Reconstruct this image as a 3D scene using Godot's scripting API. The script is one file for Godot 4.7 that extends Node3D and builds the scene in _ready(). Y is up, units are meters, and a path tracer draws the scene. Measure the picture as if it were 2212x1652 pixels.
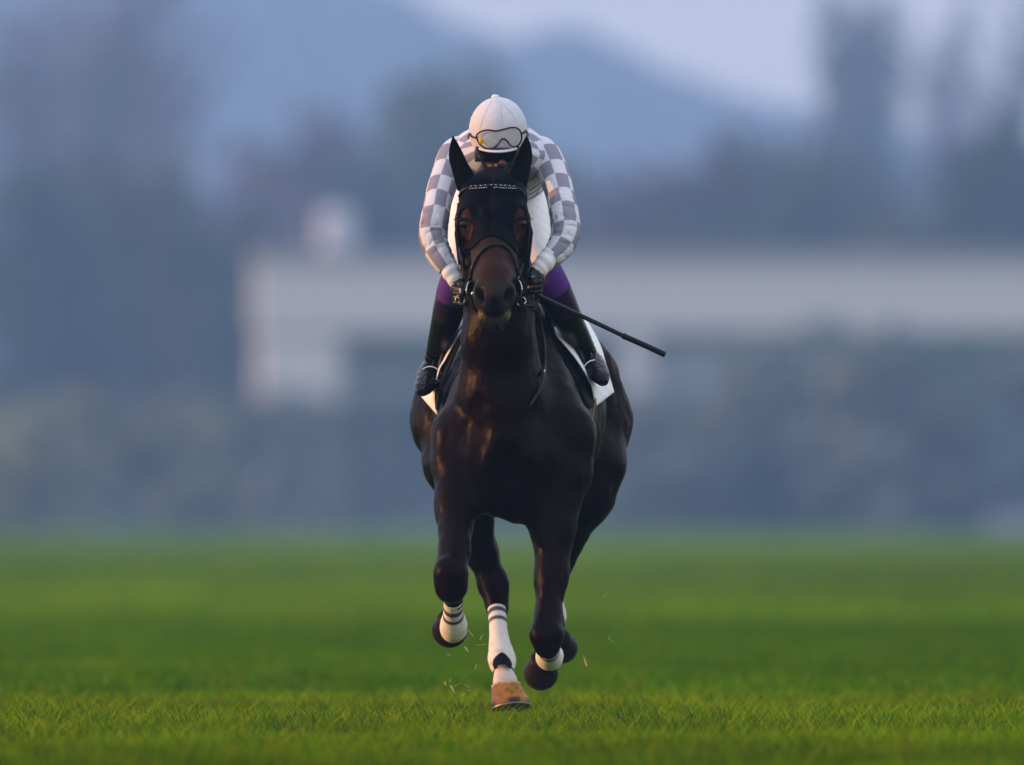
extends Node3D
# A dark bay racehorse cantering straight towards the lens, jockey crouched on its back, at dusk on a turf course.
# Units are metres; the horse's chest is near z = 0, the camera stands 41 m away on +z.

const AWAY := 41.0          # camera to the horse
const EYE := 0.787           # height of the camera
const PPM := 600.0          # picture points per metre at z = 0
const MID_X := 1106.0
const LEVEL := 1117.7       # picture row of the horizon

var rng := RandomNumberGenerator.new()
var M := {}

# a point of the photograph's 2212 x 1652 grid at depth z
func at(px: float, py: float, z := 0.0) -> Vector3:
	var k := (AWAY - z) / AWAY / PPM
	return Vector3((px - MID_X) * k, EYE + (LEVEL - py) * k, z)

func at4(a: Array) -> Vector3:
	return at(a[0], a[1], a[2])

func to_px(p: Vector3) -> Vector2:
	var k := AWAY / (AWAY - p.z) * PPM
	return Vector2(MID_X + p.x * k, LEVEL - (p.y - EYE) * k)

# ------------------------------------------------------------------ naming
var taken := {}
func numbered(n: String) -> String:
	var c: int = taken.get(n, 0)
	taken[n] = c + 1
	return n if c == 0 else "%s_%03d" % [n, c]

func tag(o: Node, label: String, category: String, group := "", kind := "") -> Node:
	if label: o.set_meta("label", label)
	if category: o.set_meta("category", category)
	if group: o.set_meta("group", group)
	if kind: o.set_meta("kind", kind)
	return o

func thing(called: String, label: String, category: String, where := Vector3.ZERO, group := "") -> Node3D:
	var o := Node3D.new()
	o.name = numbered(called)
	add_child(o)
	o.position = where
	tag(o, label, category, group)
	return o

# ------------------------------------------------------------------ mesh building
class Build:
	var v := PackedVector3Array()
	var c := PackedColorArray()
	var i := PackedInt32Array()

	func put(p: Vector3, col := Color.WHITE) -> int:
		v.append(p); c.append(col)
		return v.size() - 1

	func tri(a: int, b: int, d: int) -> void:
		i.append(a); i.append(b); i.append(d)

	func quad(a: int, b: int, d: int, e: int) -> void:
		tri(a, b, d); tri(a, d, e)

	func join(o: Build, t := Transform3D()) -> void:
		var first := v.size()
		for n in o.v.size():
			v.append(t * o.v[n]); c.append(o.c[n])
		for k in o.i: i.append(k + first)

	# rings of points, each ring the same length; closed round, capped
	func rings(r: Array, cols: Array, capped := true) -> void:
		var first := v.size()
		var n: int = r[0].size()
		for a in r.size():
			for b in n:
				put(r[a][b], cols[a][b] if cols[a] is Array else cols[a])
		for a in r.size() - 1:
			for b in n:
				var b2 := (b + 1) % n
				quad(first + a * n + b, first + a * n + b2, first + (a + 1) * n + b2, first + (a + 1) * n + b)
		if capped:
			for e in [0, r.size() - 1]:
				var m := Vector3.ZERO
				for p in r[e]: m += p
				var col: Color = cols[e][0] if cols[e] is Array else cols[e]
				var k := put(m / n, col)
				for b in n:
					var b2 := (b + 1) % n
					if e == 0: tri(k, first + b2, first + b)
					else: tri(k, first + e * n + b, first + e * n + b2)

	func ball(m: Vector3, r: Vector3, col := Color.WHITE, seg := 14, rows := 9, turn := Basis()) -> void:
		var rr := []
		var cc := []
		for a in range(1, rows):
			var ring := []
			var ph := PI * a / rows
			for b in seg:
				var th := TAU * b / seg
				ring.append(m + turn * (Vector3(sin(ph) * cos(th), cos(ph), sin(ph) * sin(th)) * r))
			rr.append(ring); cc.append(col)
		rings(rr, cc)

	func box(m: Vector3, s: Vector3, col := Color.WHITE, turn := Basis()) -> void:
		# a box with a small chamfer all round
		var h := s / 2.0
		var ch := minf(h.x, minf(h.y, h.z)) * 0.12
		var rr := []
		for yy in [[-h.y, ch], [-h.y + ch, 0.0], [h.y - ch, 0.0], [h.y, ch]]:
			var ring := []
			var q: float = yy[1]
			for p in [[-1, -1, 0], [1, -1, 1], [1, 1, 0], [-1, 1, 1]]:
				var x: float = p[0] * (h.x - q)
				var z: float = p[1] * (h.z - q)
				var e1 := Vector3(x - p[0] * ch, yy[0], z)
				var e2 := Vector3(x, yy[0], z - p[1] * ch)
				if p[2] == 1:
					ring.append(m + turn * e1); ring.append(m + turn * e2)
				else:
					ring.append(m + turn * e2); ring.append(m + turn * e1)
			rr.append(ring)
		rings(rr, [col, col, col, col])

	# flat-shaded grid sheet with thickness: rows of points, front and a copy pushed back
	func sheet(rows: Array, thick: float, col: Callable) -> void:
		var na := rows.size()
		var nb: int = rows[0].size()
		var first := v.size()
		for side in 2:
			for a in na:
				for b in nb:
					var u: Vector3 = rows[mini(a + 1, na - 1)][b] - rows[maxi(a - 1, 0)][b]
					var w: Vector3 = rows[a][mini(b + 1, nb - 1)] - rows[a][maxi(b - 1, 0)]
					var n := u.cross(w).normalized()
					put(rows[a][b] + n * thick * (0.5 - side), col.call(float(a) / (na - 1), float(b) / (nb - 1)))
		var s := na * nb
		for a in na - 1:
			for b in nb - 1:
				var p := first + a * nb + b
				quad(p, p + nb, p + nb + 1, p + 1)
				quad(s + p, s + p + 1, s + p + nb + 1, s + p + nb)
		for a in na - 1:
			for b in [0, nb - 1]:
				var p: int = first + a * nb + b
				if b == 0: quad(p, s + p, s + p + nb, p + nb)
				else: quad(p, p + nb, s + p + nb, s + p)
		for b in nb - 1:
			for a in [0, na - 1]:
				var p: int = first + a * nb + b
				if a == 0: quad(p, p + 1, s + p + 1, s + p)
				else: quad(p, s + p, s + p + 1, p + 1)

	func normals(crease := false) -> PackedVector3Array:
		var n := PackedVector3Array()
		n.resize(v.size())
		for k in range(0, i.size(), 3):
			var f := (v[i[k + 2]] - v[i[k]]).cross(v[i[k + 1]] - v[i[k]])
			n[i[k]] += f; n[i[k + 1]] += f; n[i[k + 2]] += f
		for k in n.size(): n[k] = n[k].normalized()
		return n

	func outward() -> void:
		var vol := 0.0
		for k in range(0, i.size(), 3):
			vol += v[i[k]].dot(v[i[k + 1]].cross(v[i[k + 2]]))
		if vol > 0.0:       # counter-clockwise: turn round
			for k in range(0, i.size(), 3):
				var s := i[k + 1]
				i[k + 1] = i[k + 2]; i[k + 2] = s

	func mesh(flat := false, given := PackedVector3Array()) -> ArrayMesh:
		outward()
		var arr := []
		arr.resize(Mesh.ARRAY_MAX)
		var out := ArrayMesh.new()
		if flat:
			var fv := PackedVector3Array(); var fc := PackedColorArray(); var fn := PackedVector3Array()
			for k in range(0, i.size(), 3):
				var f := (v[i[k + 2]] - v[i[k]]).cross(v[i[k + 1]] - v[i[k]]).normalized()
				for q in 3:
					fv.append(v[i[k + q]]); fc.append(c[i[k + q]]); fn.append(f)
			arr[Mesh.ARRAY_VERTEX] = fv; arr[Mesh.ARRAY_COLOR] = fc; arr[Mesh.ARRAY_NORMAL] = fn
		else:
			arr[Mesh.ARRAY_VERTEX] = v; arr[Mesh.ARRAY_COLOR] = c; arr[Mesh.ARRAY_INDEX] = i
			arr[Mesh.ARRAY_NORMAL] = given if given.size() == v.size() else normals()
		out.add_surface_from_arrays(Mesh.PRIMITIVE_TRIANGLES, arr)
		return out

func obj(called: String, b: Build, mat: Material, parent: Node = self, flat := false) -> MeshInstance3D:
	var o := MeshInstance3D.new()
	o.name = numbered(called) if parent == self else called
	# a part is written in world coordinates and moved to the thing's own
	var off := Vector3.ZERO
	var p := parent
	while p is Node3D and p != self:
		off += p.position
		p = p.get_parent()
	if off != Vector3.ZERO:
		for k in b.v.size(): b.v[k] -= off
	o.mesh = b.mesh(flat)
	o.material_override = null
	o.mesh.surface_set_material(0, mat)
	parent.add_child(o, true)
	return o

# smooth curve through points given as [pos Vector3, values...]
func spline(pts: Array, n: int) -> Array:
	var out := []
	var last := pts.size() - 1
	for k in n:
		var f := float(k) / (n - 1) * last
		var a := mini(int(f), last - 1)
		var t := f - a
		var p0 = pts[maxi(a - 1, 0)]; var p1 = pts[a]; var p2 = pts[a + 1]; var p3 = pts[mini(a + 2, last)]
		var row := []
		for q in p1.size():
			row.append(0.5 * (2.0 * p1[q] + (p2[q] - p0[q]) * t + (2.0 * p0[q] - 5.0 * p1[q] + 4.0 * p2[q] - p3[q]) * t * t + (3.0 * p1[q] - p0[q] - 3.0 * p2[q] + p3[q]) * t * t * t))
		out.append(row)
	return out

# a tube along px points [px, py, z, rx, ry]; rx across the picture, ry away from it
func loft(pts: Array, n: int, seg: int, color: Callable, bump: Variant = null, capped := true, b: Build = null) -> Build:
	if b == null: b = Build.new()
	var w := []
	for p in pts:
		var q := at(p[0], p[1], p[2])
		w.append([q, p[3], p[4] if p.size() > 4 else p[3]])
	var s := spline(w, n)
	var rr := []
	var cc := []
	var side := Vector3.RIGHT
	var first := true
	var gone := [0.0]
	for k in range(1, n): gone.append(gone[-1] + s[k - 1][0].distance_to(s[k][0]))
	for k in n: gone[k] /= gone[n - 1] if k < n - 1 else 1.0
	gone[n - 1] = 1.0
	for k in n:
		var d: Vector3 = (s[mini(k + 1, n - 1)][0] - s[maxi(k - 1, 0)][0]).normalized()
		if first:
			if absf(d.x) > 0.9: side = Vector3.UP
			first = false
		side = (side - d * side.dot(d)).normalized()
		var up := d.cross(side)
		var ring := []
		var cols := []
		for a in seg:
			var th := TAU * a / seg
			var dir: Vector3 = side * cos(th) * s[k][1] + up * sin(th) * s[k][2]
			var g := 1.0
			if bump != null: g = bump.call(gone[k], float(a) / seg)
			ring.append(s[k][0] + dir * g)
			cols.append(color.call(gone[k], float(a) / seg))
		rr.append(ring); cc.append(cols)
	b.rings(rr, cc, capped)
	return b

func plain(col: Color) -> Callable:
	return func(_t, _a): return col

# thin cord or strap of world points
func cord(points: Array, r: float, col := Color.WHITE, n := 24, seg := 8, flat := 1.0, b: Build = null) -> Build:
	if b == null: b = Build.new()
	var w := []
	for p in points: w.append([p])
	var s := spline(w, n) if points.size() > 2 else [[points[0]], [points[1]]]
	var rr := []
	var cc := []
	var side := Vector3.RIGHT
	for k in s.size():
		var d: Vector3 = (s[mini(k + 1, s.size() - 1)][0] - s[maxi(k - 1, 0)][0]).normalized()
		if absf(d.dot(side)) > 0.95: side = Vector3.UP if absf(d.y) < 0.9 else Vector3.BACK
		side = (side - d * side.dot(d)).normalized()
		var up := d.cross(side)
		var ring := []
		for a in seg:
			var th := TAU * a / seg
			ring.append(s[k][0] + side * cos(th) * r + up * sin(th) * r * flat)
		rr.append(ring); cc.append(col)
	b.rings(rr, cc)
	return b

func ring_of(m: Vector3, r: float, thick: float, turn: Basis, col := Color.WHITE, from := 0.0, to := TAU) -> Build:
	var b := Build.new()
	var rr := []
	var cc := []
	var n := 26
	for k in n + 1:
		var th := lerpf(from, to, float(k) / n)
		var out := Vector3(cos(th), sin(th), 0)
		var ring := []
		for a in 8:
			var ph := TAU * a / 8
			ring.append(m + turn * (out * (r + cos(ph) * thick) + Vector3(0, 0, sin(ph) * thick)))
		rr.append(ring); cc.append(col)
	b.rings(rr, cc)
	return b

# ------------------------------------------------------------------ blended bodies meshed with surface nets
class Field:
	var o: Vector3
	var h: float
	var nx: int
	var ny: int
	var nz: int
	var f := PackedFloat32Array()

	func _init(lo: Vector3, hi: Vector3, cell: float) -> void:
		o = lo; h = cell
		nx = int(ceil((hi.x - lo.x) / cell)) + 1
		ny = int(ceil((hi.y - lo.y) / cell)) + 1
		nz = int(ceil((hi.z - lo.z) / cell)) + 1
		f.resize(nx * ny * nz)
		f.fill(1.0)

	# a tapered capsule; s stretches its cross-section along the axes; cut carves instead of adding
	func bone(a: Vector3, b: Vector3, ra: float, rb: float, k := 0.05, s := Vector3.ONE, cut := false) -> void:
		var r := maxf(ra, rb)
		var reach := Vector3(r, r, r) * s + Vector3.ONE * (k + h * 2.0)
		var lo := ((a.min(b) - reach - o) / h).floor()
		var hi := ((a.max(b) + reach - o) / h).ceil()
		var x0 := maxi(0, int(lo.x)); var x1 := mini(nx - 1, int(hi.x))
		var y0 := maxi(0, int(lo.y)); var y1 := mini(ny - 1, int(hi.y))
		var z0 := maxi(0, int(lo.z)); var z1 := mini(nz - 1, int(hi.z))
		var A := a / s
		var D := b / s - A
		var L := maxf(D.length_squared(), 1e-9)
		var sm := minf(s.x, minf(s.y, s.z))
		var k4 := 0.25 / k
		for z in range(z0, z1 + 1):
			for y in range(y0, y1 + 1):
				var at := (z * ny + y) * nx
				for x in range(x0, x1 + 1):
					var q := (o + Vector3(x, y, z) * h) / s - A
					var t := clampf(q.dot(D) / L, 0.0, 1.0)
					var d := ((q - D * t).length() - ra - (rb - ra) * t) * sm
					var e := f[at + x]
					if cut:
						d = -d
						var m := maxf(k - absf(e - d), 0.0)
						f[at + x] = maxf(e, d) + m * m * k4
					else:
						var m := maxf(k - absf(e - d), 0.0)
						f[at + x] = minf(e, d) - m * m * k4

	func sample(p: Vector3) -> float:
		var q := (p - o) / h
		var x := clampi(int(q.x), 0, nx - 2); var y := clampi(int(q.y), 0, ny - 2); var z := clampi(int(q.z), 0, nz - 2)
		var u := clampf(q.x - x, 0, 1); var v := clampf(q.y - y, 0, 1); var w := clampf(q.z - z, 0, 1)
		var k := (z * ny + y) * nx + x
		var sxy := nx * ny
		return lerpf(lerpf(lerpf(f[k], f[k + 1], u), lerpf(f[k + nx], f[k + nx + 1], u), v), lerpf(lerpf(f[k + sxy], f[k + sxy + 1], u), lerpf(f[k + sxy + nx], f[k + sxy + nx + 1], u), v), w)

	func net(b: Build, iso: float, color: Callable, keep: Variant = null) -> void:
		var band := h * 1.9
		var sxy := nx * ny
		var off := [0, 1, nx, nx + 1, sxy, sxy + 1, sxy + nx, sxy + nx + 1]
		var ids := {}
		for z in nz - 1:
			for y in ny - 1:
				var row := (z * ny + y) * nx
				for x in nx - 1:
					var e := f[row + x] - iso
					if e > band or e < -band: continue
					var k := row + x
					var g := [0.0, 0.0, 0.0, 0.0, 0.0, 0.0, 0.0, 0.0]
					var neg := 0
					for q in 8:
						g[q] = f[k + off[q]] - iso
						if g[q] < 0.0: neg += 1
					if neg == 0 or neg == 8: continue
					var p := Vector3.ZERO
					var n := 0
					for ed in EDGES:
						var ga: float = g[ed[0]]; var gb: float = g[ed[1]]
						if (ga < 0.0) != (gb < 0.0):
							var t := ga / (ga - gb)
							p += C8[ed[0]].lerp(C8[ed[1]], t)
							n += 1
					p = o + (Vector3(x, y, z) + p / n) * h
					ids[k] = b.put(p, color.call(p))
		for k in ids:
			var x: int = k % nx
			var y: int = (k / nx) % ny
			var z: int = k / sxy
			if x == 0 or y == 0 or z == 0: continue
			var e := f[k] - iso
			for ax in 3:
				var st: int = [1, nx, sxy][ax]
				var e2 := f[k + st] - iso
				if (e < 0.0) == (e2 < 0.0): continue
				var s1: int = [nx, sxy, 1][ax]
				var s2: int = [sxy, 1, nx][ax]
				if not (ids.has(k - s1) and ids.has(k - s2) and ids.has(k - s1 - s2)): continue
				var a: int = ids[k]; var bb: int = ids[k - s1]; var c: int = ids[k - s1 - s2]; var d: int = ids[k - s2]
				if keep != null and not (keep.call(b.v[a]) and keep.call(b.v[bb]) and keep.call(b.v[c]) and keep.call(b.v[d])): continue
				if e < 0.0: b.quad(a, d, c, bb)
				else: b.quad(a, bb, c, d)

const C8: Array[Vector3] = [Vector3(0, 0, 0), Vector3(1, 0, 0), Vector3(0, 1, 0), Vector3(1, 1, 0), Vector3(0, 0, 1), Vector3(1, 0, 1), Vector3(0, 1, 1), Vector3(1, 1, 1)]
const EDGES := [[0, 1], [2, 3], [4, 5], [6, 7], [0, 2], [1, 3], [4, 6], [5, 7], [0, 4], [1, 5], [2, 6], [3, 7]]

# chain of [px, py, z, r] joints blended into the field
func chain(F: Field, pts: Array, k := 0.05, s := Vector3.ONE) -> void:
	for n in pts.size() - 1:
		F.bone(at4(pts[n]), at4(pts[n + 1]), pts[n][3], pts[n + 1][3], k, s)

# ------------------------------------------------------------------ materials
func mat(called: String, col: Color, rough := 0.8, metal := 0.0, vertex := true, shine := 0.5) -> StandardMaterial3D:
	var m := StandardMaterial3D.new()
	m.resource_name = called
	m.albedo_color = Color(col.r, col.g, col.b).linear_to_srgb()
	m.roughness = rough
	m.metallic = metal
	m.vertex_color_use_as_albedo = vertex
	m.metallic_specular = shine
	M[called] = m
	return m

func noise_relief(m: StandardMaterial3D, freq: float, scale: Vector3, depth: float, kind := FastNoiseLite.TYPE_SIMPLEX_SMOOTH) -> void:
	var n := FastNoiseLite.new()
	n.seed = 7; n.frequency = freq; n.noise_type = kind; n.fractal_octaves = 4
	var t := NoiseTexture2D.new()
	t.width = 512; t.height = 512; t.seamless = true; t.noise = n
	t.as_normal_map = true; t.bump_strength = depth
	m.normal_enabled = true; m.normal_texture = t
	m.uv1_triplanar = true; m.uv1_scale = scale

func make_materials() -> void:
	var coat := mat("coat", Color.WHITE, 0.39, 0.0, true, 0.15)
	noise_relief(coat, 0.02, Vector3(5, 1.3, 2.5), 2.6)
	mat("mesh_hood", Color.WHITE, 0.55, 0.0, true, 0.12)
	noise_relief(M.mesh_hood, 0.03, Vector3(5, 5, 5), 4.0)
	var cl := mat("cloth", Color.WHITE, 0.85)
	noise_relief(cl, 0.03, Vector3(7, 7, 7), 2.6)
	mat("smooth", Color.WHITE, 0.55)
	mat("leather", Color.WHITE, 0.30, 0.0, true, 0.26)
	mat("polished", Color.WHITE, 0.10, 0.0, true, 0.17)
	noise_relief(M.polished, 0.02, Vector3(6, 6, 6), 10.0)
	mat("metal", Color(0.42, 0.41, 0.39), 0.22, 1.0, false)
	mat("crystal", Color(0.92, 0.94, 1.0), 0.15, 1.0, false)
	mat("shoe", Color(0.16, 0.15, 0.14), 0.5, 1.0, false)
	var hoof := mat("hoof", Color.WHITE, 0.42, 0.0, true, 0.2)
	noise_relief(hoof, 0.05, Vector3(10, 3, 10), 2.0)
	mat("eye", Color.WHITE, 0.04, 0.0, true, 0.45)
	mat("skin", Color.WHITE, 0.5)
	var lens := mat("lens", Color(0.85, 0.86, 0.9), 0.04, 0.0, false)
	lens.transparency = BaseMaterial3D.TRANSPARENCY_ALPHA
	lens.albedo_color.a = 0.12
	var blade := mat("grass", Color.WHITE, 0.7, 0.0, true, 0.04)
	blade.backlight_enabled = true
	blade.backlight = Color(0.5, 0.55, 0.2)
	var leaf := mat("leaf", Color.WHITE, 0.85, 0.0, true, 0.15)
	mat("bark", Color.WHITE, 0.9)
	mat("wall", Color.WHITE, 0.85)
	mat("hill", Color.WHITE, 0.95)

func _ready() -> void:
	rng.seed = 20
	# camera, sky, sun, exposure
	var cam := Camera3D.new()
	cam.name = "camera"
	var lensa := CameraAttributesPhysical.new()
	lensa.frustum_focal_length = 357.4
	lensa.frustum_focus_distance = AWAY + 0.2
	lensa.exposure_aperture = 2.05
	lensa.frustum_near = 1.0
	lensa.frustum_far = 9000.0
	cam.attributes = lensa
	cam.fov = 3.846
	cam.near = 1.0
	cam.far = 9000.0
	cam.position = Vector3(0, EYE, AWAY)
	cam.rotation.x = atan((LEVEL - 826.0) / PPM / AWAY)
	add_child(cam)
	cam.current = true

	var env := Environment.new()
	env.background_mode = Environment.BG_SKY
	var sky := Sky.new()
	var sm := ProceduralSkyMaterial.new()
	sm.sky_horizon_color = Color(1.0, 0.89, 0.84).linear_to_srgb()
	sm.sky_top_color = Color(0.72, 0.77, 0.95).linear_to_srgb()
	sm.sky_curve = 0.20
	sm.ground_horizon_color = Color(0.10, 0.12, 0.10).linear_to_srgb()
	sm.ground_bottom_color = Color(0.04, 0.06, 0.02).linear_to_srgb()
	sm.sun_angle_max = 18.0
	sky.sky_material = sm
	env.sky = sky
	env.background_energy_multiplier = 1.14
	env.tonemap_mode = Environment.TONE_MAPPER_LINEAR
	env.tonemap_exposure = 1.42
	env.fog_enabled = true
	env.fog_density = 0.00057
	env.fog_light_color = Color(0.29, 0.555, 0.98).linear_to_srgb()
	env.sdfgi_enabled = true
	env.ssao_enabled = true
	env.ssil_enabled = true
	var we := WorldEnvironment.new()
	we.name = "world_environment"
	we.environment = env
	add_child(we)

	var sun := DirectionalLight3D.new()
	sun.name = "sun"
	sun.light_color = Color(1.0, 0.43, 0.12).linear_to_srgb()
	sun.light_energy = 1.6
	sun.light_angular_distance = 0.6
	sun.shadow_enabled = true
	add_child(sun)
	sun.look_at_from_position(Vector3(-50, 7.0, -2.0), Vector3.ZERO)

	make_materials()
	build_ground()
	build_hill()
	build_building()
	build_trees()
	build_horse()
	build_tack()
	build_jockey()
	build_clippings()

# ------------------------------------------------------------------ ground and turf
func build_ground() -> void:
	var b := Build.new()
	# one sheet out to the foot of the hill, coarser with distance
	var zs := []
	var z := 46.0
	while z > -2900.0:
		zs.append(z)
		z -= maxf(2.0, (AWAY - z) * 0.12)
	var nn := FastNoiseLite.new()
	nn.seed = 3; nn.frequency = 0.05
	var nx := 40
	for a in zs.size():
		var half: float = maxf(12.0, (AWAY - zs[a]) * 0.35)
		for k in nx + 1:
			var x := lerpf(-half, half, float(k) / nx)
			var t := nn.get_noise_2d(x, zs[a] * 0.6) * 0.5 + 0.5
			b.put(Vector3(x, 0, zs[a]), Color(0.050, 0.105, 0.006).lerp(Color(0.080, 0.140, 0.009), t))
	for a in zs.size() - 1:
		for k in nx:
			var p := a * (nx + 1) + k
			b.quad(p, p + 1, p + nx + 2, p + nx + 1)
	var g := obj("ground", b, mat("soil", Color.WHITE, 0.95, 0.0, true, 0.1))
	tag(g, "", "", "", "structure")
	# grass: three belts of tufts, finer near the horse
	turf_belt(34000, 9.5, -6.5, 0.074, 0.0060, 7, 0.06, "sharp short turf grass under and in front of the cantering horse", 0.46, 1.0)
	turf_belt(11000, 5.5, -5.0, 0.088, 0.0046, 3, 0.03, "scattered taller pale grass blades standing out of the sharp turf", 0.6, 1.4)
	turf_belt(30000, -6.5, -40.0, 0.085, 0.009, 9, 0.11, "soft mid green turf grass stretching behind the horse", 0.13, 1.0)
	turf_belt(30000, -40.0, -170.0, 0.10, 0.016, 12, 0.26, "blurred middle distance turf grass behind the horse's legs", 0.13, 1.1)
	turf_belt(45000, -170.0, -562.0, 0.11, 0.03, 14, 0.5, "blurred far turf grass reaching to the foot of the shrubs", 0.15, 1.3)

func turf_belt(count: int, z0: float, z1: float, tall: float, wide: float, blades: int, spread: float, label: String, warm_share := 0.2, bright := 1.0) -> void:
	var tuft := Build.new()
	for n in blades:
		var m := Vector3(rng.randf_range(-1, 1), 0, rng.randf_range(-1, 1)) * spread
		var h := tall * rng.randf_range(0.45, 1.1)
		var lean := Vector3(rng.randfn(0, 0.55), 0, rng.randfn(0, 0.55)) * h
		var ang := rng.randf_range(-0.9, 0.9)
		var w := Vector3(cos(ang), 0, sin(ang)) * wide * 0.5 * rng.randf_range(0.7, 1.2)
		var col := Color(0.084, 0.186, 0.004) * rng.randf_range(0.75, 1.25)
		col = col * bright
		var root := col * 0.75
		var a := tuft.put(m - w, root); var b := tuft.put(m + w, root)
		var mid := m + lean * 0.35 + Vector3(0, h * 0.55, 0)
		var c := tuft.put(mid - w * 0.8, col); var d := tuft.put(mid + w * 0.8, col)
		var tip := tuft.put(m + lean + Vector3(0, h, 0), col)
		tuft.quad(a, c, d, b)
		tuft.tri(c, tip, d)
	var mesh := ArrayMesh.new()
	var arr := []
	arr.resize(Mesh.ARRAY_MAX)
	arr[Mesh.ARRAY_VERTEX] = tuft.v; arr[Mesh.ARRAY_COLOR] = tuft.c; arr[Mesh.ARRAY_INDEX] = tuft.i
	var nor := tuft.normals()
	for k in nor.size():
		if nor[k].z < 0: nor[k] = -nor[k]
		nor[k] = (nor[k] + Vector3(0, 0.7, 0)).normalized()
	arr[Mesh.ARRAY_NORMAL] = nor
	mesh.add_surface_from_arrays(Mesh.PRIMITIVE_TRIANGLES, arr)
	mesh.surface_set_material(0, M.grass)
	var mm := MultiMesh.new()
	mm.transform_format = MultiMesh.TRANSFORM_3D
	mm.use_colors = true
	mm.mesh = mesh
	mm.instance_count = count
	var patch := FastNoiseLite.new()
	patch.seed = 11; patch.frequency = 0.35
	var broad := FastNoiseLite.new()
	broad.seed = 5; broad.frequency = 0.045
	for n in count:
		# even spread over a trapezoid that widens away from the camera
		var d0 := AWAY - z0; var d1 := AWAY - z1
		var d := sqrt(lerpf(d0 * d0, d1 * d1, rng.randf()))
		var z := AWAY - d
		var x := rng.randf_range(-1, 1) * (d * 0.047 + 1.6)
		var s := rng.randf_range(0.7, 1.15)
		var tall_k := s * (1.0 + patch.get_noise_2d(x * 2.0, z * 2.0) * 0.5)
		var basis := Basis(Vector3.UP, rng.randf_range(-0.7, 0.7) + (PI if rng.randf() < 0.5 else 0.0)).scaled(Vector3(s, tall_k, s))
		mm.set_instance_transform(n, Transform3D(basis, Vector3(x, 0.0, z)))
		var v := 1.0 + patch.get_noise_2d(x, z) * 0.45 + broad.get_noise_2d(x, z * 0.4) * 0.5
		var warm := broad.get_noise_2d(x + 90.0, z * 0.5) * 0.14
		var kind := rng.randf()
		var mixed := Color(v * (1.0 + warm), v, v * (1.0 - warm))
		if kind < 0.03: mixed = Color(2.9, 1.35, 6.0)                 # dry blades
		elif kind < 0.03 + warm_share: mixed *= Color(2.1, 1.25, 1.0)   # warmer tone; the larger share near the horse paints in sunlit blades
		elif kind > 0.82: mixed *= Color(0.55, 0.6, 0.8)                # dark
		mm.set_instance_color(n, mixed)
	var o := MultiMeshInstance3D.new()
	o.name = numbered("grass")
	o.multimesh = mm
	add_child(o)
	tag(o, label, "grass", "", "stuff")

# ------------------------------------------------------------------ far scenery
func far(px: float, py: float, d: float) -> Vector3:
	return at(px, py, AWAY - d)

func build_hill() -> void:
	var D := 2500.0
	var b := Build.new()
	var nn := FastNoiseLite.new()
	nn.seed = 9; nn.frequency = 0.02; nn.fractal_octaves = 4
	# crest as seen: rises to the left, falls away to the right
	var crest := [[-900, -520], [-300, -420], [200, -300], [560, -160], [840, -30], [1000, 42], [1110, 84], [1180, 66], [1260, 58], [1340, 100], [1440, 150], [1560, 185], [1700, 220], [1850, 260], [2100, 300], [2500, 330], [3100, 380]]
	var n := 160
	var rows := 26
	for a in rows:
		var t := float(a) / (rows - 1)      # 0 foot, 1 crest, then over the back
		for k in n + 1:
			var px := lerpf(-900, 3100, float(k) / n)
			var py := 1090.0
			for q in crest.size() - 1:
				if px >= crest[q][0] and px <= crest[q + 1][0]:
					py = lerpf(crest[q][1], crest[q + 1][1], smoothstep(crest[q][0], crest[q + 1][0], px))
			var top := far(px, py, D)
			var h := top.y + nn.get_noise_2d(top.x * 1.4, 3.0) * 2.0
			var rise := minf(t * 1.25, 1.0)
			var y := h * sin(rise * PI / 2) if t < 0.8 else h * (1.0 - (t - 0.8) * 2.5)
			var z := AWAY - D + 420.0 * (1.0 - t * 1.25)
			y += nn.get_noise_2d(top.x, z) * 3.0 * sin(minf(t * 1.25, 1.0) * PI * 0.95)
			var g := nn.get_noise_2d(top.x * 2.0 + 500.0, z * 2.0)
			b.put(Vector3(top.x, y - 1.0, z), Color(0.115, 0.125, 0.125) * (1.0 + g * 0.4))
	for a in rows - 1:
		for k in n:
			var p := a * (n + 1) + k
			b.quad(p, p + 1, p + n + 2, p + n + 1)
	tag(obj("hill", b, M.hill), "", "", "", "structure")

func slab(called: String, x0: float, x1: float, y0: float, y1: float, d0: float, d1: float, col: Color, parent: Node, m: Material) -> MeshInstance3D:
	# a block between picture columns x0..x1 and rows y0 (top)..y1 measured at its front, from distance d0 back to d1
	var p := far(x0, y1, d0); var q := far(x1, y0, d0)
	var b := Build.new()
	b.box(Vector3((p.x + q.x) / 2, (p.y + q.y) / 2, AWAY - (d0 + d1) / 2), Vector3(q.x - p.x, q.y - p.y, d1 - d0), col)
	return obj(called, b, m, parent, true)

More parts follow.
